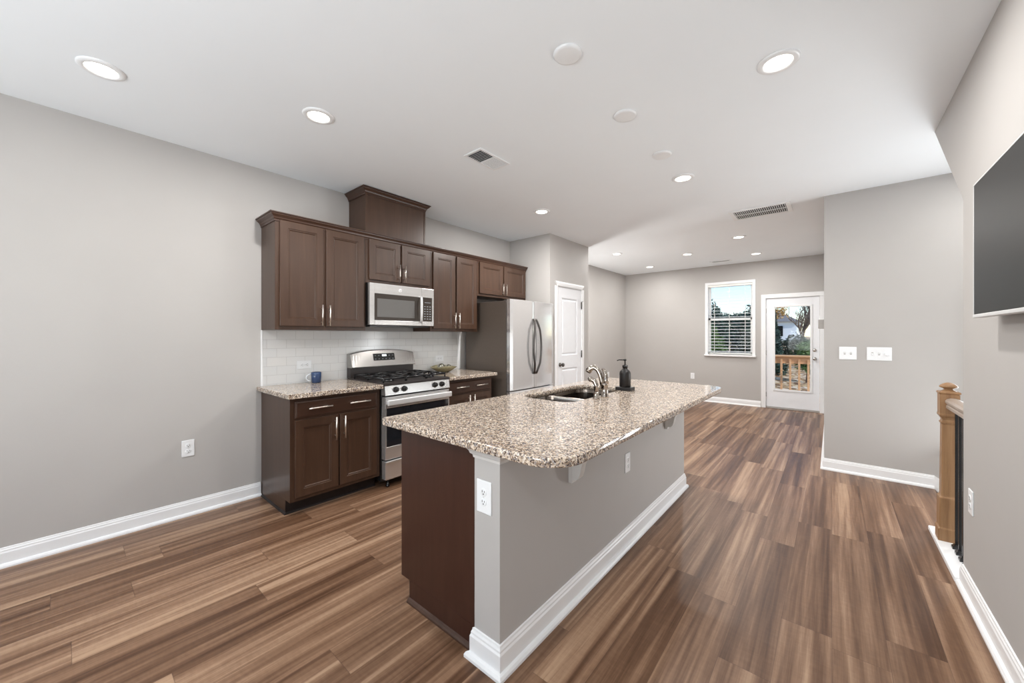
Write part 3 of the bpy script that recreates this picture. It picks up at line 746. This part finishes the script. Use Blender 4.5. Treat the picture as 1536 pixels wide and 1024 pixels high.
# island worktop with rounded corners and a sink cut-out
def rrect(x0, x1, y0, y1, r, n=8):
    r4 = r if isinstance(r, (list, tuple)) else [r]*4      # corners: (x0,y0),(x1,y0),(x1,y1),(x0,y1)
    pts = []
    for (cx, cy, a0), rr in zip(((x0, y0, PI), (x1, y0, 1.5*PI), (x1, y1, 0), (x0, y1, .5*PI)), r4):
        ccx = cx+(rr if cx == x0 else -rr); ccy = cy+(rr if cy == y0 else -rr)
        for i in range(n+1):
            a = a0+.5*PI*i/n; pts.append((ccx+rr*math.cos(a), ccy+rr*math.sin(a)))
    return pts
KX0, KX1, KY0, KY1 = -1.68, -1.262, 2.065, 2.915
def worktop():
    bm = bmesh.new(); R = [.03, .15, .15, .03]; E = .005
    def loop(pts, z): return [bm.verts.new((x, y, z)) for x, y in pts]
    def inset(o): return rrect(-1.789+o, -.685-o, 1.06+o, 3.585-o, [max(r-o, .004) for r in R])
    def hole(o): return rrect(KX0-o, KX1+o, KY0-o, KY1+o, [.09+o]*4)
    Z1, Z0 = .914, .878
    outer = [loop(inset(E), Z1), loop(inset(E*.3), Z1-E*.3), loop(inset(0), Z1-E), loop(inset(0), Z0+E), loop(inset(E*.3), Z0+E*.3), loop(inset(E), Z0)]
    inner = [loop(hole(.003), Z1), loop(hole(0), Z1-.003), loop(hole(0), Z0)]
    for ls in (outer, inner):
        for a, b in zip(ls, ls[1:]):
            for i in range(len(a)):
                f = bm.faces.new((a[i], a[(i+1) % len(a)], b[(i+1) % len(a)], b[i])); f.smooth = True
    for o, i_ in ((outer[0], inner[0]), (outer[-1], inner[-1])):
        es = []
        for lp in (o, i_):
            for k in range(len(lp)):
                e = bm.edges.get((lp[k], lp[(k+1) % len(lp)])); es.append(e)
        bmesh.ops.triangle_fill(bm, use_beauty=True, use_dissolve=False, edges=es)
    return bm
m = MB(); m.bm = worktop()
tag(m.build('countertop', 'granite', None, True, (-1.24, 2.32, .878)), 'large granite island countertop with rounded corners and a sink cutout', 'countertop')

# double bowl sink under the cut-out
t = thing('kitchen_sink', 'double bowl stainless sink set under the island granite', 'sink', ((KX0+KX1)/2, (KY0+KY1)/2, .878))
for a, b in ((KY0-.005, 2.432), (2.456, KY1+.005)):
    m = MB(); lp = []
    for o, z in ((-.008, .877), (0, .874), (.006, .85), (.012, .74), (.03, .705), (.06, .698)):
        lp.append([(x, y, z) for x, y in rrect(KX0-.005+o, KX1+.005-o, a+o, b-o, max(.085-o*.3, .03))])
    m.loops(lp, cap0=False, cap1=True, smooth=False)
    bw = m.build('bowl', 'sinksteel', t)
    m = MB(); m.lathe([(.042, 0), (.042, .003), (.034, .004), (.028, .001), (0, .001)], ((KX0+KX1)/2, (a+b)/2, .699), 'z', 20); m.build('drain', 'chrome', bw)
m = MB(); m.box(KX0+.004, KX1-.004, 2.422, 2.466, .84, .873, .012, 3); m.build('divider', 'steel', t)

# faucet with side sprayer
fx, fy = -1.205, 2.425
t = thing('kitchen_faucet', 'tall nickel gooseneck faucet behind the island sink', 'faucet', (fx, fy, .914))
def shrink(mb, c, k):
    bmesh.ops.transform(mb.bm, matrix=Matrix.Translation(c) @ Matrix.Scale(k, 4) @ Matrix.Translation([-v for v in c]), verts=mb.bm.verts)
m = MB(); m.lathe([(.032, 0), (.032, .006), (.027, .012), (.026, .085), (.028, .090), (.028, .098), (.024, .106), (.0, .112)], (fx, fy, .914), 'z', 24)
shrink(m, (fx, fy, .914), .91); m.build('base', 'chrome', t)
pts = [(fx-.012, fy, .975), (fx-.022, fy-.003, 1.03), (fx-.036, fy-.006, 1.085), (fx-.054, fy-.010, 1.120), (fx-.080, fy-.015, 1.136), (fx-.106, fy-.020, 1.128), (fx-.124, fy-.024, 1.108), (fx-.130, fy-.025, 1.098)]
m = MB(); m.tube(pts, [.019, .018, .018, .018, .019, .022, .026, .022], 14); shrink(m, (fx, fy, .914), .91); m.build('spout', 'chrome', t)
m = MB(); m.tube([(fx+.006, fy+.004, 1.000), (fx+.008, fy+.006, 1.045), (fx+.002, fy+.010, 1.085), (fx-.014, fy+.012, 1.118), (fx-.026, fy+.012, 1.126)], [.022, .021, .018, .014, .010], 12); shrink(m, (fx, fy, .914), .91); m.build('lever', 'chrome', t)
sx_, sy_ = -1.215, 2.325
t = thing('side_sprayer', 'short nickel side sprayer beside the island faucet', 'sprayer', (sx_, sy_, .914))
m = MB(); m.lathe([(.026, 0), (.026, .005), (.019, .012), (.017, .045), (.0, .048)], (sx_, sy_, .914), 'z', 20); m.build('base', 'chrome', t)
m = MB(); m.tube([(sx_, sy_, .955), (sx_, sy_, 1.0), (sx_-.012, sy_-.003, 1.03), (sx_-.038, sy_-.008, 1.045), (sx_-.050, sy_-.010, 1.036)], [.015, .015, .016, .017, .018], 12); m.build('spray_head', 'chrome', t)

# soap dispenser on its tray
dx, dy = -1.236, 2.835
tr = MB(); tr.box(dx-.062, dx+.062, dy-.045, dy+.045, .9145, .940, .004)
tag(tr.build('soap_tray', 'black_matte', None, True, (dx, dy, .9145)), 'small black stone tray under the soap dispenser on the island', 'tray')
t = thing('soap_dispenser', 'matte black soap dispenser bottle standing on the small tray', 'soap dispenser', (dx, dy, .941))
m = MB(); m.lathe([(.040, 0), (.043, .004), (.043, .100), (.040, .116), (.030, .130), (.019, .137), (.017, .150), (0, .150)], (dx, dy, .941), 'z', 28); m.build('bottle', 'black_matte', t)
m = MB(); m.lathe([(.021, .148), (.021, .166), (.010, .168), (.009, .172), (0, .173)], (dx, dy, .941), 'z', 20); m.build('collar', 'black', t)
m = MB(); m.lathe([(.005, .17), (.005, .200), (.010, .202), (.010, .214), (.0, .215)], (dx, dy, .941), 'z', 14); m.tube([(dx, dy, .941+.208), (dx-.035, dy-.030, .941+.209), (dx-.048, dy-.041, .941+.203)], .0045, 8); m.build('pump', 'black', t)

# mug on the left counter
mx_, my_ = -3.56, 1.475
t = thing('mug', 'navy blue ceramic mug standing on the left granite counter', 'mug', (mx_, my_, .915))
m = MB(); m.lathe([(.036, 0), (.041, .004), (.042, .05), (.043, .094), (.041, .096), (.039, .094), (.038, .05), (.036, .008), (0, .007)], (mx_, my_, .915), 'z', 28); m.build('cup', 'blue', t)
m = MB(); hp = []
for i in range(13):
    a = -PI/2+PI*i/12; hp.append((mx_-.018-.012*math.cos(a), my_-.040-.032*math.cos(a), .915+.048+.030*math.sin(a)))
m.tube(hp, .0055, 10); m.build('handle', 'mug_handle', t)['label'] = 'pale curved mug handle'

# bowl with glass balls on the right counter
bx, by = -3.46, 2.865
m = MB(); lp = []
for r, h in ((.055, .915), (.062, .915), (.10, .935), (.135, .958), (.162, .982), (.158, .983), (.13, .961), (.095, .939), (.05, .925), (.0005, .923)):
    lp.append([(bx+r*math.cos(2*PI*i/32)*.86, by+r*math.sin(2*PI*i/32)*1.02, h+(.010*math.cos(4*PI*i/32+.5) if r > .14 else 0)) for i in range(32)])
m.loops(lp, smooth=True)
tag(m.build('bowl', 'olive', None, True, (bx, by, .915)), 'shallow olive ceramic bowl holding glass balls on the right counter', 'bowl')
for (ox, oy, r, lb) in ((-.005, -.035, .046, 'larger silvery glass ball, on the left in the olive bowl'), (.010, .060, .038, 'smaller silvery glass ball, on the right in the olive bowl')):
    m = MB(); b_ = bmesh.new(); bmesh.ops.create_uvsphere(b_, u_segments=24, v_segments=14, radius=r)
    for f in b_.faces: f.smooth = True
    m.add(b_, Matrix.Translation((bx+ox, by+oy, .929+r)))
    tag(m.build('glass_ball', 'glassball', None, True, (bx+ox, by+oy, .929)), lb, 'ball', 'glass balls in the olive bowl')

# ------------------------------------------------------------------ outlets and switches (built facing -y locally, turned to their wall)
def outlet(label, loc, rz, w_=.074, h_=.122, horizontal=False, slots=True):
    t = thing('wall_outlet', label, 'outlet', loc, None, (0, PI/2 if horizontal else 0, rz))
    m = MB(); m.box(-w_/2, w_/2, -.006, 0, -h_/2, h_/2, .004); m.build('cover_plate', 'plastic', t, False)
    for zc in (-.020, .020):
        m = MB(); m.lathe([(.0165, -.0055), (.0165, -.0075), (.0155, -.008), (0, -.008)], (0, 0, zc), 'y', 20); r = m.build('receptacle', 'plastic', t, False)
        m = MB(); m.box(-.0075, -.0050, -.0086, -.0078, zc-.001, zc+.008); m.box(.0050, .0075, -.0086, -.0078, zc, zc+.007); m.lathe([(.0028, -.0078), (.0028, -.0086)], (0, 0, zc-.007), 'y', 10)
        m.build('socket_slots', 'slot', r, False)
    m = MB(); m.lathe([(.003, -.006), (.003, -.0072), (0, -.0074)], (0, 0, 0), 'y', 10); m.build('screw', 'silver', t, False)
    return t
outlet('white outlet low on the bare left wall', (XL, .601, .500), PI/2)
outlet('white outlet on the narrow end post of the island', (-1.083, IY0, .682), 0, .082, .134)
outlet('white outlet on the long grey side of the island', (IXW, 2.325, .530), PI/2)
outlet('white outlet near the floor on the wall below the television', (XR, 2.965, .497), -PI/2)
outlet('white outlet on the far wall below the window', (-2.215, YF, .505), 0)
outlet('white outlet on the far part of the left wall beside the pantry', (XL, 7.55, .50), PI/2)
outlet('sideways white outlet in the tile behind the mug', (XL+.009, 1.412, 1.075), PI/2, horizontal=True)
outlet('sideways white outlet in the tile above the olive bowl', (XL+.009, 2.962, 1.062), PI/2, horizontal=True)
def switch(label, loc, w_, n, kinds):
    t = thing('light_switch', label, 'light switch', loc)
    m = MB(); m.box(-w_/2, w_/2, -.006, 0, -.062, .062, .004); m.build('cover_plate', 'plastic', t, False)
    for i in range(n):
        xc = (i-(n-1)/2)*.046
        m = MB(); s_ = kinds[i]
        if s_ == 2: m.lathe([(.014, -.006), (.014, -.018), (.012, -.020), (0, -.020)], (xc, 0, 0), 'y', 18); m.build('dimmer_knob', 'plastic', t, False)
        else:
            m.prism([(-.006, -.007*s_), (-.006, .007*s_), (-.016, .012*s_), (-.017, .007*s_)], 'x', xc-.005, xc+.005)
            tg = m.build('toggle', 'plastic', t, False)
            m = MB(); m.box(xc-.0065, xc+.0065, -.0066, -.0058, -.013, .013); m.build('toggle_slot', 'boxgrey', tg, False)
switch('white two gang light switch, the left one on the partition wall', (.118, YP, 1.168), .128, 2, (1, 1))
switch('white three gang light switch, the right one on the partition wall', (.338, YP, 1.168), .170, 3, (-1, 1, 2))
t = thing('wall_panel', 'small grey box on the return wall beside the back door', 'control box', (XP, 5.25, 1.46))
MB().box(XP-.052, XP, 5.22, 5.30, 1.415, 1.51, .003).build('housing', 'boxgrey', t); MB().box(XP-.054, XP-.050, 5.235, 5.285, 1.45, 1.50).build('face_plate', 'plastic', t)

# ------------------------------------------------------------------ television
t = thing('television', 'wall mounted flat television with silver edge on the near right wall', 'television', (XR, 2.06, 1.42))
tx0, tx1, ty0, ty1, tz0, tz1 = .470, .505, 1.58, 2.548, 1.416, 1.992
MB().box(tx0+.006, tx1, ty0+.002, ty1-.002, tz0+.002, tz1-.002, .004).build('housing', 'black', t)
m = MB(); m.box(tx0-.001, tx0+.012, ty1-.006, ty1, tz0, tz1); m.box(tx0-.001, tx0+.012, ty0, ty0+.006, tz0, tz1); m.box(tx0-.001, tx0+.012, ty0, ty1, tz1-.006, tz1); m.box(tx0-.003, tx0+.03, ty0, ty1, tz0, tz0+.014, .002)
m.build('bezel', 'silver', t)
MB().box(tx0, tx0+.006, ty0+.006, ty1-.006, tz0+.014, tz1-.006).build('screen', 'tv', t)
m = MB(); m.box(tx1, XR-.002, 1.85, 2.3, 1.55, 1.85); m.build('wall_bracket', 'black', t)

# ------------------------------------------------------------------ stair railing
nx_, ny_ = .572, 3.665; NZ = .032
t = thing('stair_railing', 'oak newel with handrail and black iron balusters at the stair opening', 'railing', (nx_, ny_, NZ))
m = MB()
def sq(hw, z, r=.004): return [(nx_+x, ny_+y, z) for x, y in ((-hw, -hw+r), (-hw+r, -hw), (hw-r, -hw), (hw, -hw+r), (hw, hw-r), (hw-r, hw), (-hw+r, hw), (-hw, hw-r))]
NP = [(.052, NZ), (.052, NZ+.075), (.046, NZ+.085), (.045, .30), (.044, .305), (.0375, .312), (.036, .32), (.032, .77), (.034, .775), (.037, .780), (.037, .787), (.033, .79), (.031, .80), (.036, .815), (.043, .824), (.045, .83), (.045, .838), (.043, .842), (.043, .965), (.046, .968), (.048, .975), (.044, .982)]
m.loops([sq(h_, z) for h_, z in NP]); nw = m.build('newel_post', 'oak', t)
m = MB(); m.lathe([(.040, .981), (.034, .985), (.022, .992), (.020, .999), (.030, 1.004), (.040, 1.008), (.042, 1.013), (.036, 1.022), (.024, 1.031), (.012, 1.037), (0, 1.039)], (nx_, ny_, 0), 'z', 24); m.build('finial', 'oak', nw)
m = MB(); HP = [(-.030, .885), (.030, .885), (.030, .900), (.024, .905), (.033, .918), (.034, .930), (.026, .942), (.010, .948), (-.010, .948), (-.026, .942), (-.034, .930), (-.033, .918), (-.024, .905), (-.030, .900)]
m.prism([(nx_+.012+a, b-.005) for a, b in HP], 'y', 3.128, ny_-.044); m.build('handrail', 'rail_oak', t)
for yb in (3.535, 3.45, 3.365, 3.28, 3.195):
    m = MB(); m.box(.578, .592, yb-.007, yb+.007, NZ, .882); bo = m.build('baluster', 'iron', t)
    m = MB(); m.loops([[(.585+x*h_, yb+y*h_, z) for x, y in ((-1, -1), (1, -1), (1, 1), (-1, 1))] for h_, z in ((.020, NZ), (.020, NZ+.012), (.015, NZ+.018), (.010, NZ+.026))]); m.build('shoe', 'iron', bo)

# ------------------------------------------------------------------ ceiling fittings
def downlight(label, x, y, wk):
    t = thing('recessed_downlight', label, 'ceiling light', (x, y, H), 'recessed downlights')
    m = MB(); m.lathe([(.092, 0), (.092, -.004), (.086, -.009), (.066, -.011), (.062, -.006), (.060, -.002), (.060, 0)], (x, y, H), 'z', 36, caps=False); m.build('trim_ring', 'plastic', t)
    m = MB(); m.lathe([(.061, -.0015), (.061, -.0055), (.04, -.0068), (0, -.0072)], (x, y, H), 'z', 32); m.build('lens', 'lens', t)
    area('downlight_lamp', (0, 0, -.014), (0, 0, -1), .11, .11, LW[wk], (1, .975, .945), t, 'DISK')
    return t
for lb, x, y, wk in (('lit recessed downlight nearest the left wall, leftmost in the photo', -2.93, .13, 'a'),
                 ('lit recessed downlight in front of the wall cabinets and duct cover', -2.50, 1.05, 'b'),
                 ('lit recessed downlight nearest the television wall', -.21, 2.36, 'c'),
                 ('lit recessed downlight beside the farthest white ceiling disc', -1.01, 3.55, 'd'),
                 ('lit recessed downlight near the pantry corner, in front of the refrigerator', -2.50, 3.48, 'e'),
                 ('lit recessed downlight just beyond the long slotted register', -1.01, 6.18, 'f'),
                 ('lit recessed downlight just past the pantry wall end', -2.81, 6.11, 'g'),
                 ('lit recessed downlight in the middle of the far room', -1.90, 6.92, 'h'),
                 ('dim recessed downlight nearest the back door', -.99, 7.62, 'i'),
                 ('lit recessed downlight nearest the far left corner', -2.83, 7.70, 'i'),
                 ('lit recessed downlight behind the camera by the right wall', -.21, -.9, 'back'),  # this and the next are unseen, added for extra room light
                 ('lit recessed downlight behind the camera in the middle', -1.6, -1.2, 'back'),
                 ('lit recessed downlight over the stairs behind the television wall', 1.15, 4.35, 'stair')):
    downlight(lb, x, y, wk)
for lb, y in (('white round ceiling cover plate, the nearest of three in a row', 1.617), ('white round ceiling cover plate, the middle of three in a row', 2.304), ('white round ceiling cover plate, the farthest of three in a row', 2.989)):
    m = MB(); m.lathe([(.070, 0), (.070, -.004), (.064, -.012), (.056, -.0135), (.0, -.0135)], (-1.004, y, H), 'z', 36)
    tag(m.build('ceiling_cover_plate', 'plastic', None, True, (-1.004, y, H)), lb, 'cover plate', 'round ceiling cover plates')
def register(label, x0, x1, y0, y1, along, rows, fr_=.03, n=20):
    t = thing('ceiling_vent', label, 'vent', ((x0+x1)/2, (y0+y1)/2, H))
    m = MB()
    for a, b, c_, d_ in ((x0, x0+fr_, y0, y1), (x1-fr_, x1, y0, y1), (x0+fr_, x1-fr_, y0, y0+fr_), (x0+fr_, x1-fr_, y1-fr_, y1)): m.box(a, b, c_, d_, H-.009, H, .002)
    m.build('frame', 'plastic', t)
    MB().box(x0+fr_*.5, x1-fr_*.5, y0+fr_*.5, y1-fr_*.5, H-.0012, H-.0002).build('duct_opening', 'slot', t)
    m = MB()
    if along == 'x':      # blades across the short side, stepping along x, two rows
        yl = y1-y0-2*fr_
        for r in range(rows):
            ya = y0+fr_+yl*r/rows+.006; yb_ = y0+fr_+yl*(r+1)/rows-.006
            for i in range(n):
                xc = x0+fr_+(x1-x0-2*fr_)*(i+.5)/n; m.prism([(xc-.0025, H-.0085), (xc+.0015, H-.0085), (xc+.0025, H-.002), (xc-.0015, H-.002)], 'y', ya, yb_)
            if r: m.box(x0+fr_, x1-fr_, ya-.012, ya, H-.008, H-.001)
    else:                 # two-way: blades lean opposite ways in the two halves
        ymid_ = (y0+y1)/2
        for i in range(n):
            yc = y0+fr_+(y1-y0-2*fr_)*(i+.5)/n; s_ = 1 if yc < ymid_ else -1
            m.prism([(yc-.0045*s_, H-.0085), (yc-.0025*s_, H-.0085), (yc+.003*s_, H-.002), (yc+.001*s_, H-.002)], 'x', x0+fr_, x1-fr_)
        m.box(x0+fr_, x1-fr_, ymid_-.004, ymid_+.004, H-.0088, H-.001)
    m.build('louvers', 'plastic', t)
    return t
register('white square ceiling vent, the dark one near the duct cover', -2.185, -2.0, 2.005, 2.345, 'y', 1, .018, 16)
register('long white slotted ceiling register before the far room', -.905, -.33, 4.87, 5.28, 'x', 2, .045, 26)
register('small white ceiling vent close to the far wall above the window', -1.77, -1.42, 7.88, 8.05, 'x', 1, .03, 14)

# floor uplight added out of view behind the pantry to lift the far ceiling
ux, uy = -3.42, 5.62
t = thing('floor_uplight', 'small floor uplight standing in the nook behind the pantry', 'lamp', (ux, uy, 0))
m = MB(); m.lathe([(.10, 0), (.10, .015), (.085, .02), (.095, .22), (.10, .225), (.098, .228), (.09, .222), (.085, .10), (0, .095)], (ux, uy, 0), 'z', 28); m.build('shade', 'plastic', t)
area('uplight_lamp', (0, 0, .16), (.22, .12, 1), .15, .15, LW['nk'], (1, .97, .94), t, 'DISK')

# ------------------------------------------------------------------ outdoors: deck, railing, garden
GZ = -.75
GP = [(YF+.13, GZ), (10.4, GZ), (13.0, -.25), (19.0, .20), (40.0, .90), (90.0, 1.2)]      # the yard rises away from the house
def gz(y):
    for (a, za), (b, zb) in zip(GP, GP[1:]):
        if a <= y <= b: return za+(zb-za)*(y-a)/(b-a)
    return GZ
struct('ground_yard', MB().prism(GP+[(90, -1.5), (YF+.13, -1.5)], 'x', -60, 40), 'litter', 'rising yard covered in fallen leaves')
struct('ground_front', MB().box(-40, 40, -60, YB-.13, GZ-.1, GZ), 'litter', 'front yard')
m = MB()
for i in range(11): m.box(-2.6, 1.2, YF+.14+i*.145, YF+.14+i*.145+.138, -.16, -.12, .004)
for xx in (-2.5, -.6, 1.1): m.box(xx-.05, xx+.05, 9.95, 10.05, GZ, -.16)
tag(m.build('deck', 'deck', None, True, (-.7, 9.2, -.16)), 'cedar board deck outside the back door', 'deck')
t = thing('deck_railing', 'warm cedar deck railing with flat cap seen through the back door', 'railing', (-.7, 9.98, -.12))
m = MB(); m.box(-2.6, 1.2, 9.90, 10.05, .885, .925, .005); m.build('cap_rail', 'deck', t)
m = MB(); m.box(-2.6, 1.2, 9.96, 9.998, .745, .884, .004); m.build('top_rail', 'deck', t)
m = MB(); m.box(-2.6, 1.2, 9.96, 9.998, -.02, .07, .004); m.build('bottom_rail', 'deck', t)
xx = -2.5
while xx < 1.15:
    m = MB(); m.box(xx-.018, xx+.018, 9.922, 9.96, -.05, .84, .003); m.build('baluster', 'deck', t); xx += .152
for xx in (-2.55, 1.15):
    m = MB(); m.box(xx-.045, xx+.045, 9.999, 10.09, -.12, .884, .004); m.build('post', 'deck', t)

def leaves(mb, centre, rad, n, size, cone=False, seed=0):
    rnd = random.Random(seed); bm = mb.bm
    for i in range(n):
        if cone:
            h = rnd.random()**1.4; r = rad[0]*(1-h)*(.35+.65*rnd.random()); a = rnd.random()*2*PI
            p = Vector((centre[0]+r*math.cos(a), centre[1]+r*math.sin(a), centre[2]+rad[2]*h-.25*r))
        else:
            while True:
                q = Vector((rnd.uniform(-1, 1), rnd.uniform(-1, 1), rnd.uniform(-1, 1)))
                if q.length < 1 and q.length > .35: break
            bulge = 1+.22*math.sin(q.x*5+seed)*math.cos(q.z*4+q.y*3)
            p = Vector(centre)+Vector((q.x*rad[0], q.y*rad[1], q.z*rad[2]))*bulge
        s_ = size*rnd.uniform(.6, 1.4)
        u = Vector((rnd.uniform(-1, 1), rnd.uniform(-1, 1), rnd.uniform(-.6, .6))).normalized(); v = u.orthogonal().normalized(); v.rotate(Matrix.Rotation(rnd.random()*6.28, 3, u))
        bm.faces.new([bm.verts.new(p+u*s_), bm.verts.new(p+v*s_*.45+u*.1*s_), bm.verts.new(p-u*s_), bm.verts.new(p-v*s_*.45)])
def tree(name, label, cat, x, y, rad, h0, n, size, m_, cone=False, trunk=.12, seed=1, group='trees beyond the deck'):
    G0 = gz(y); t = thing(name, label, cat, (x, y, G0), group)
    m = MB(); leaves(m, (x, y, h0), rad, n, size, cone, seed); m.build('foliage', m_, t)
    top = h0+(rad[2]*.8 if cone else 0)
    m = MB(); m.tube([(x, y, G0-.05), (x+.03, y, (G0+top)/2), (x, y, top)], [trunk, trunk*.8, trunk*.3], 8); m.build('trunk', 'bark', t)
    return t
tree('evergreen_tree', 'dark pointed evergreen tree behind the deck, left in the door glass', 'tree', -1.56, 16.2, (.48, .48, 2.3), -.1, 2400, .06, 'evergreen', True, .08, 3)
tree('evergreen_tree', 'bushy dark tree at the left of the window', 'tree', -3.85, 17.6, (.66, .6, 1.25), 1.45, 2800, .075, 'evergreen', False, .10, 5)
tree('evergreen_tree', 'bushy dark tree at the right of the window', 'tree', -2.42, 18.2, (.62, .6, 1.15), 1.40, 2800, .075, 'evergreen', False, .10, 6)
tree('evergreen_tree', 'distant low dark tree seen between the two window trees', 'tree', -4.2, 24.0, (1.2, .9, .95), 1.7, 2400, .11, 'evergreen', False, .14, 8)
tree('leafy_shrub', 'bright green shrub behind the rail, right in the door glass', 'shrub', -.60, 14.8, (.30, .30, .52), .70, 1500, .045, 'green', False, .03, 9, 'shrubs beyond the deck')
tree('leafy_shrub', 'green shrub low in the window on the left', 'shrub', -3.30, 14.6, (.50, .45, .70), .95, 2200, .055, 'green', False, .03, 10, 'shrubs beyond the deck')
tree('leafy_shrub', 'dark green shrub low in the window on the right', 'shrub', -2.20, 15.2, (.50, .42, .66), .95, 2200, .055, 'hedge', False, .03, 14, 'shrubs beyond the deck')
tree('leafy_shrub', 'dark low hedge bush in the middle of the door glass', 'shrub', -1.12, 19.4, (.72, .5, .62), .75, 2200, .06, 'hedge', False, .03, 11, 'shrubs beyond the deck')
tree('gold_tree', 'gold leaved tree at the upper left of the door glass', 'tree', -2.05, 22.0, (.50, .45, .50), 2.55, 700, .06, 'gold', False, .06, 13)
def bare(label, x, y, h, seed):
    t = thing('bare_tree', label, 'tree', (x, y, gz(y)), 'trees beyond the deck'); rnd = random.Random(seed)
    trunk, br_ = MB(), MB()
    def grow(mb, p, d, ln, r, lvl):
        pts = [p]; q = p.copy(); dd = d.copy()
        for i in range(4):
            dd = (dd+Vector((rnd.uniform(-.25, .25), rnd.uniform(-.25, .25), rnd.uniform(-.08, .2)))).normalized(); q = q+dd*ln/4; pts.append(q.copy())
        mb.tube(pts, [r*(1-.14*i) for i in range(5)], 5)
        if lvl < 4:
            for k in range(4 if lvl else 7):
                i = rnd.choice((1, 2, 3, 4)); nd_ = (dd+Vector((rnd.uniform(-1, 1), rnd.uniform(-1, 1), rnd.uniform(-.2, .8)))).normalized()
                grow(br_, pts[i], nd_, ln*rnd.uniform(.5, .72), r*.5, lvl+1)
    grow(trunk, Vector((x, y, gz(y)-.05)), Vector((0, 0, 1)), h, .13, 0)
    trunk.build('trunk', 'bark', t); br_.build('branches', 'bark', t)
bare('bare branching tree in the upper right of the door glass', -.25, 17.8, 1.75, 4)
bare('bare branching tree in the middle of the door glass', -1.30, 25.0, 2.0, 15)
# the neighbour's pale house
HG = gz(36)
t = thing('neighbour_house', 'pale blue grey house far behind the garden trees', 'house', (-3.4, 36, HG))
MB().box(-4.6, -2.05, 36, 41, HG-.2, 2.45).build('wall', 'siding', t)
m = MB(); m.prism([(-4.9, 2.42), (-1.8, 2.42), (-3.3, 3.3)], 'y', 35.7, 41.3); m.build('roof', 'roofing', t)
m = MB(); m.box(-3.6, -2.9, 35.95, 36.02, 1.3, 2.1); m.build('window', 'darkglass', t)
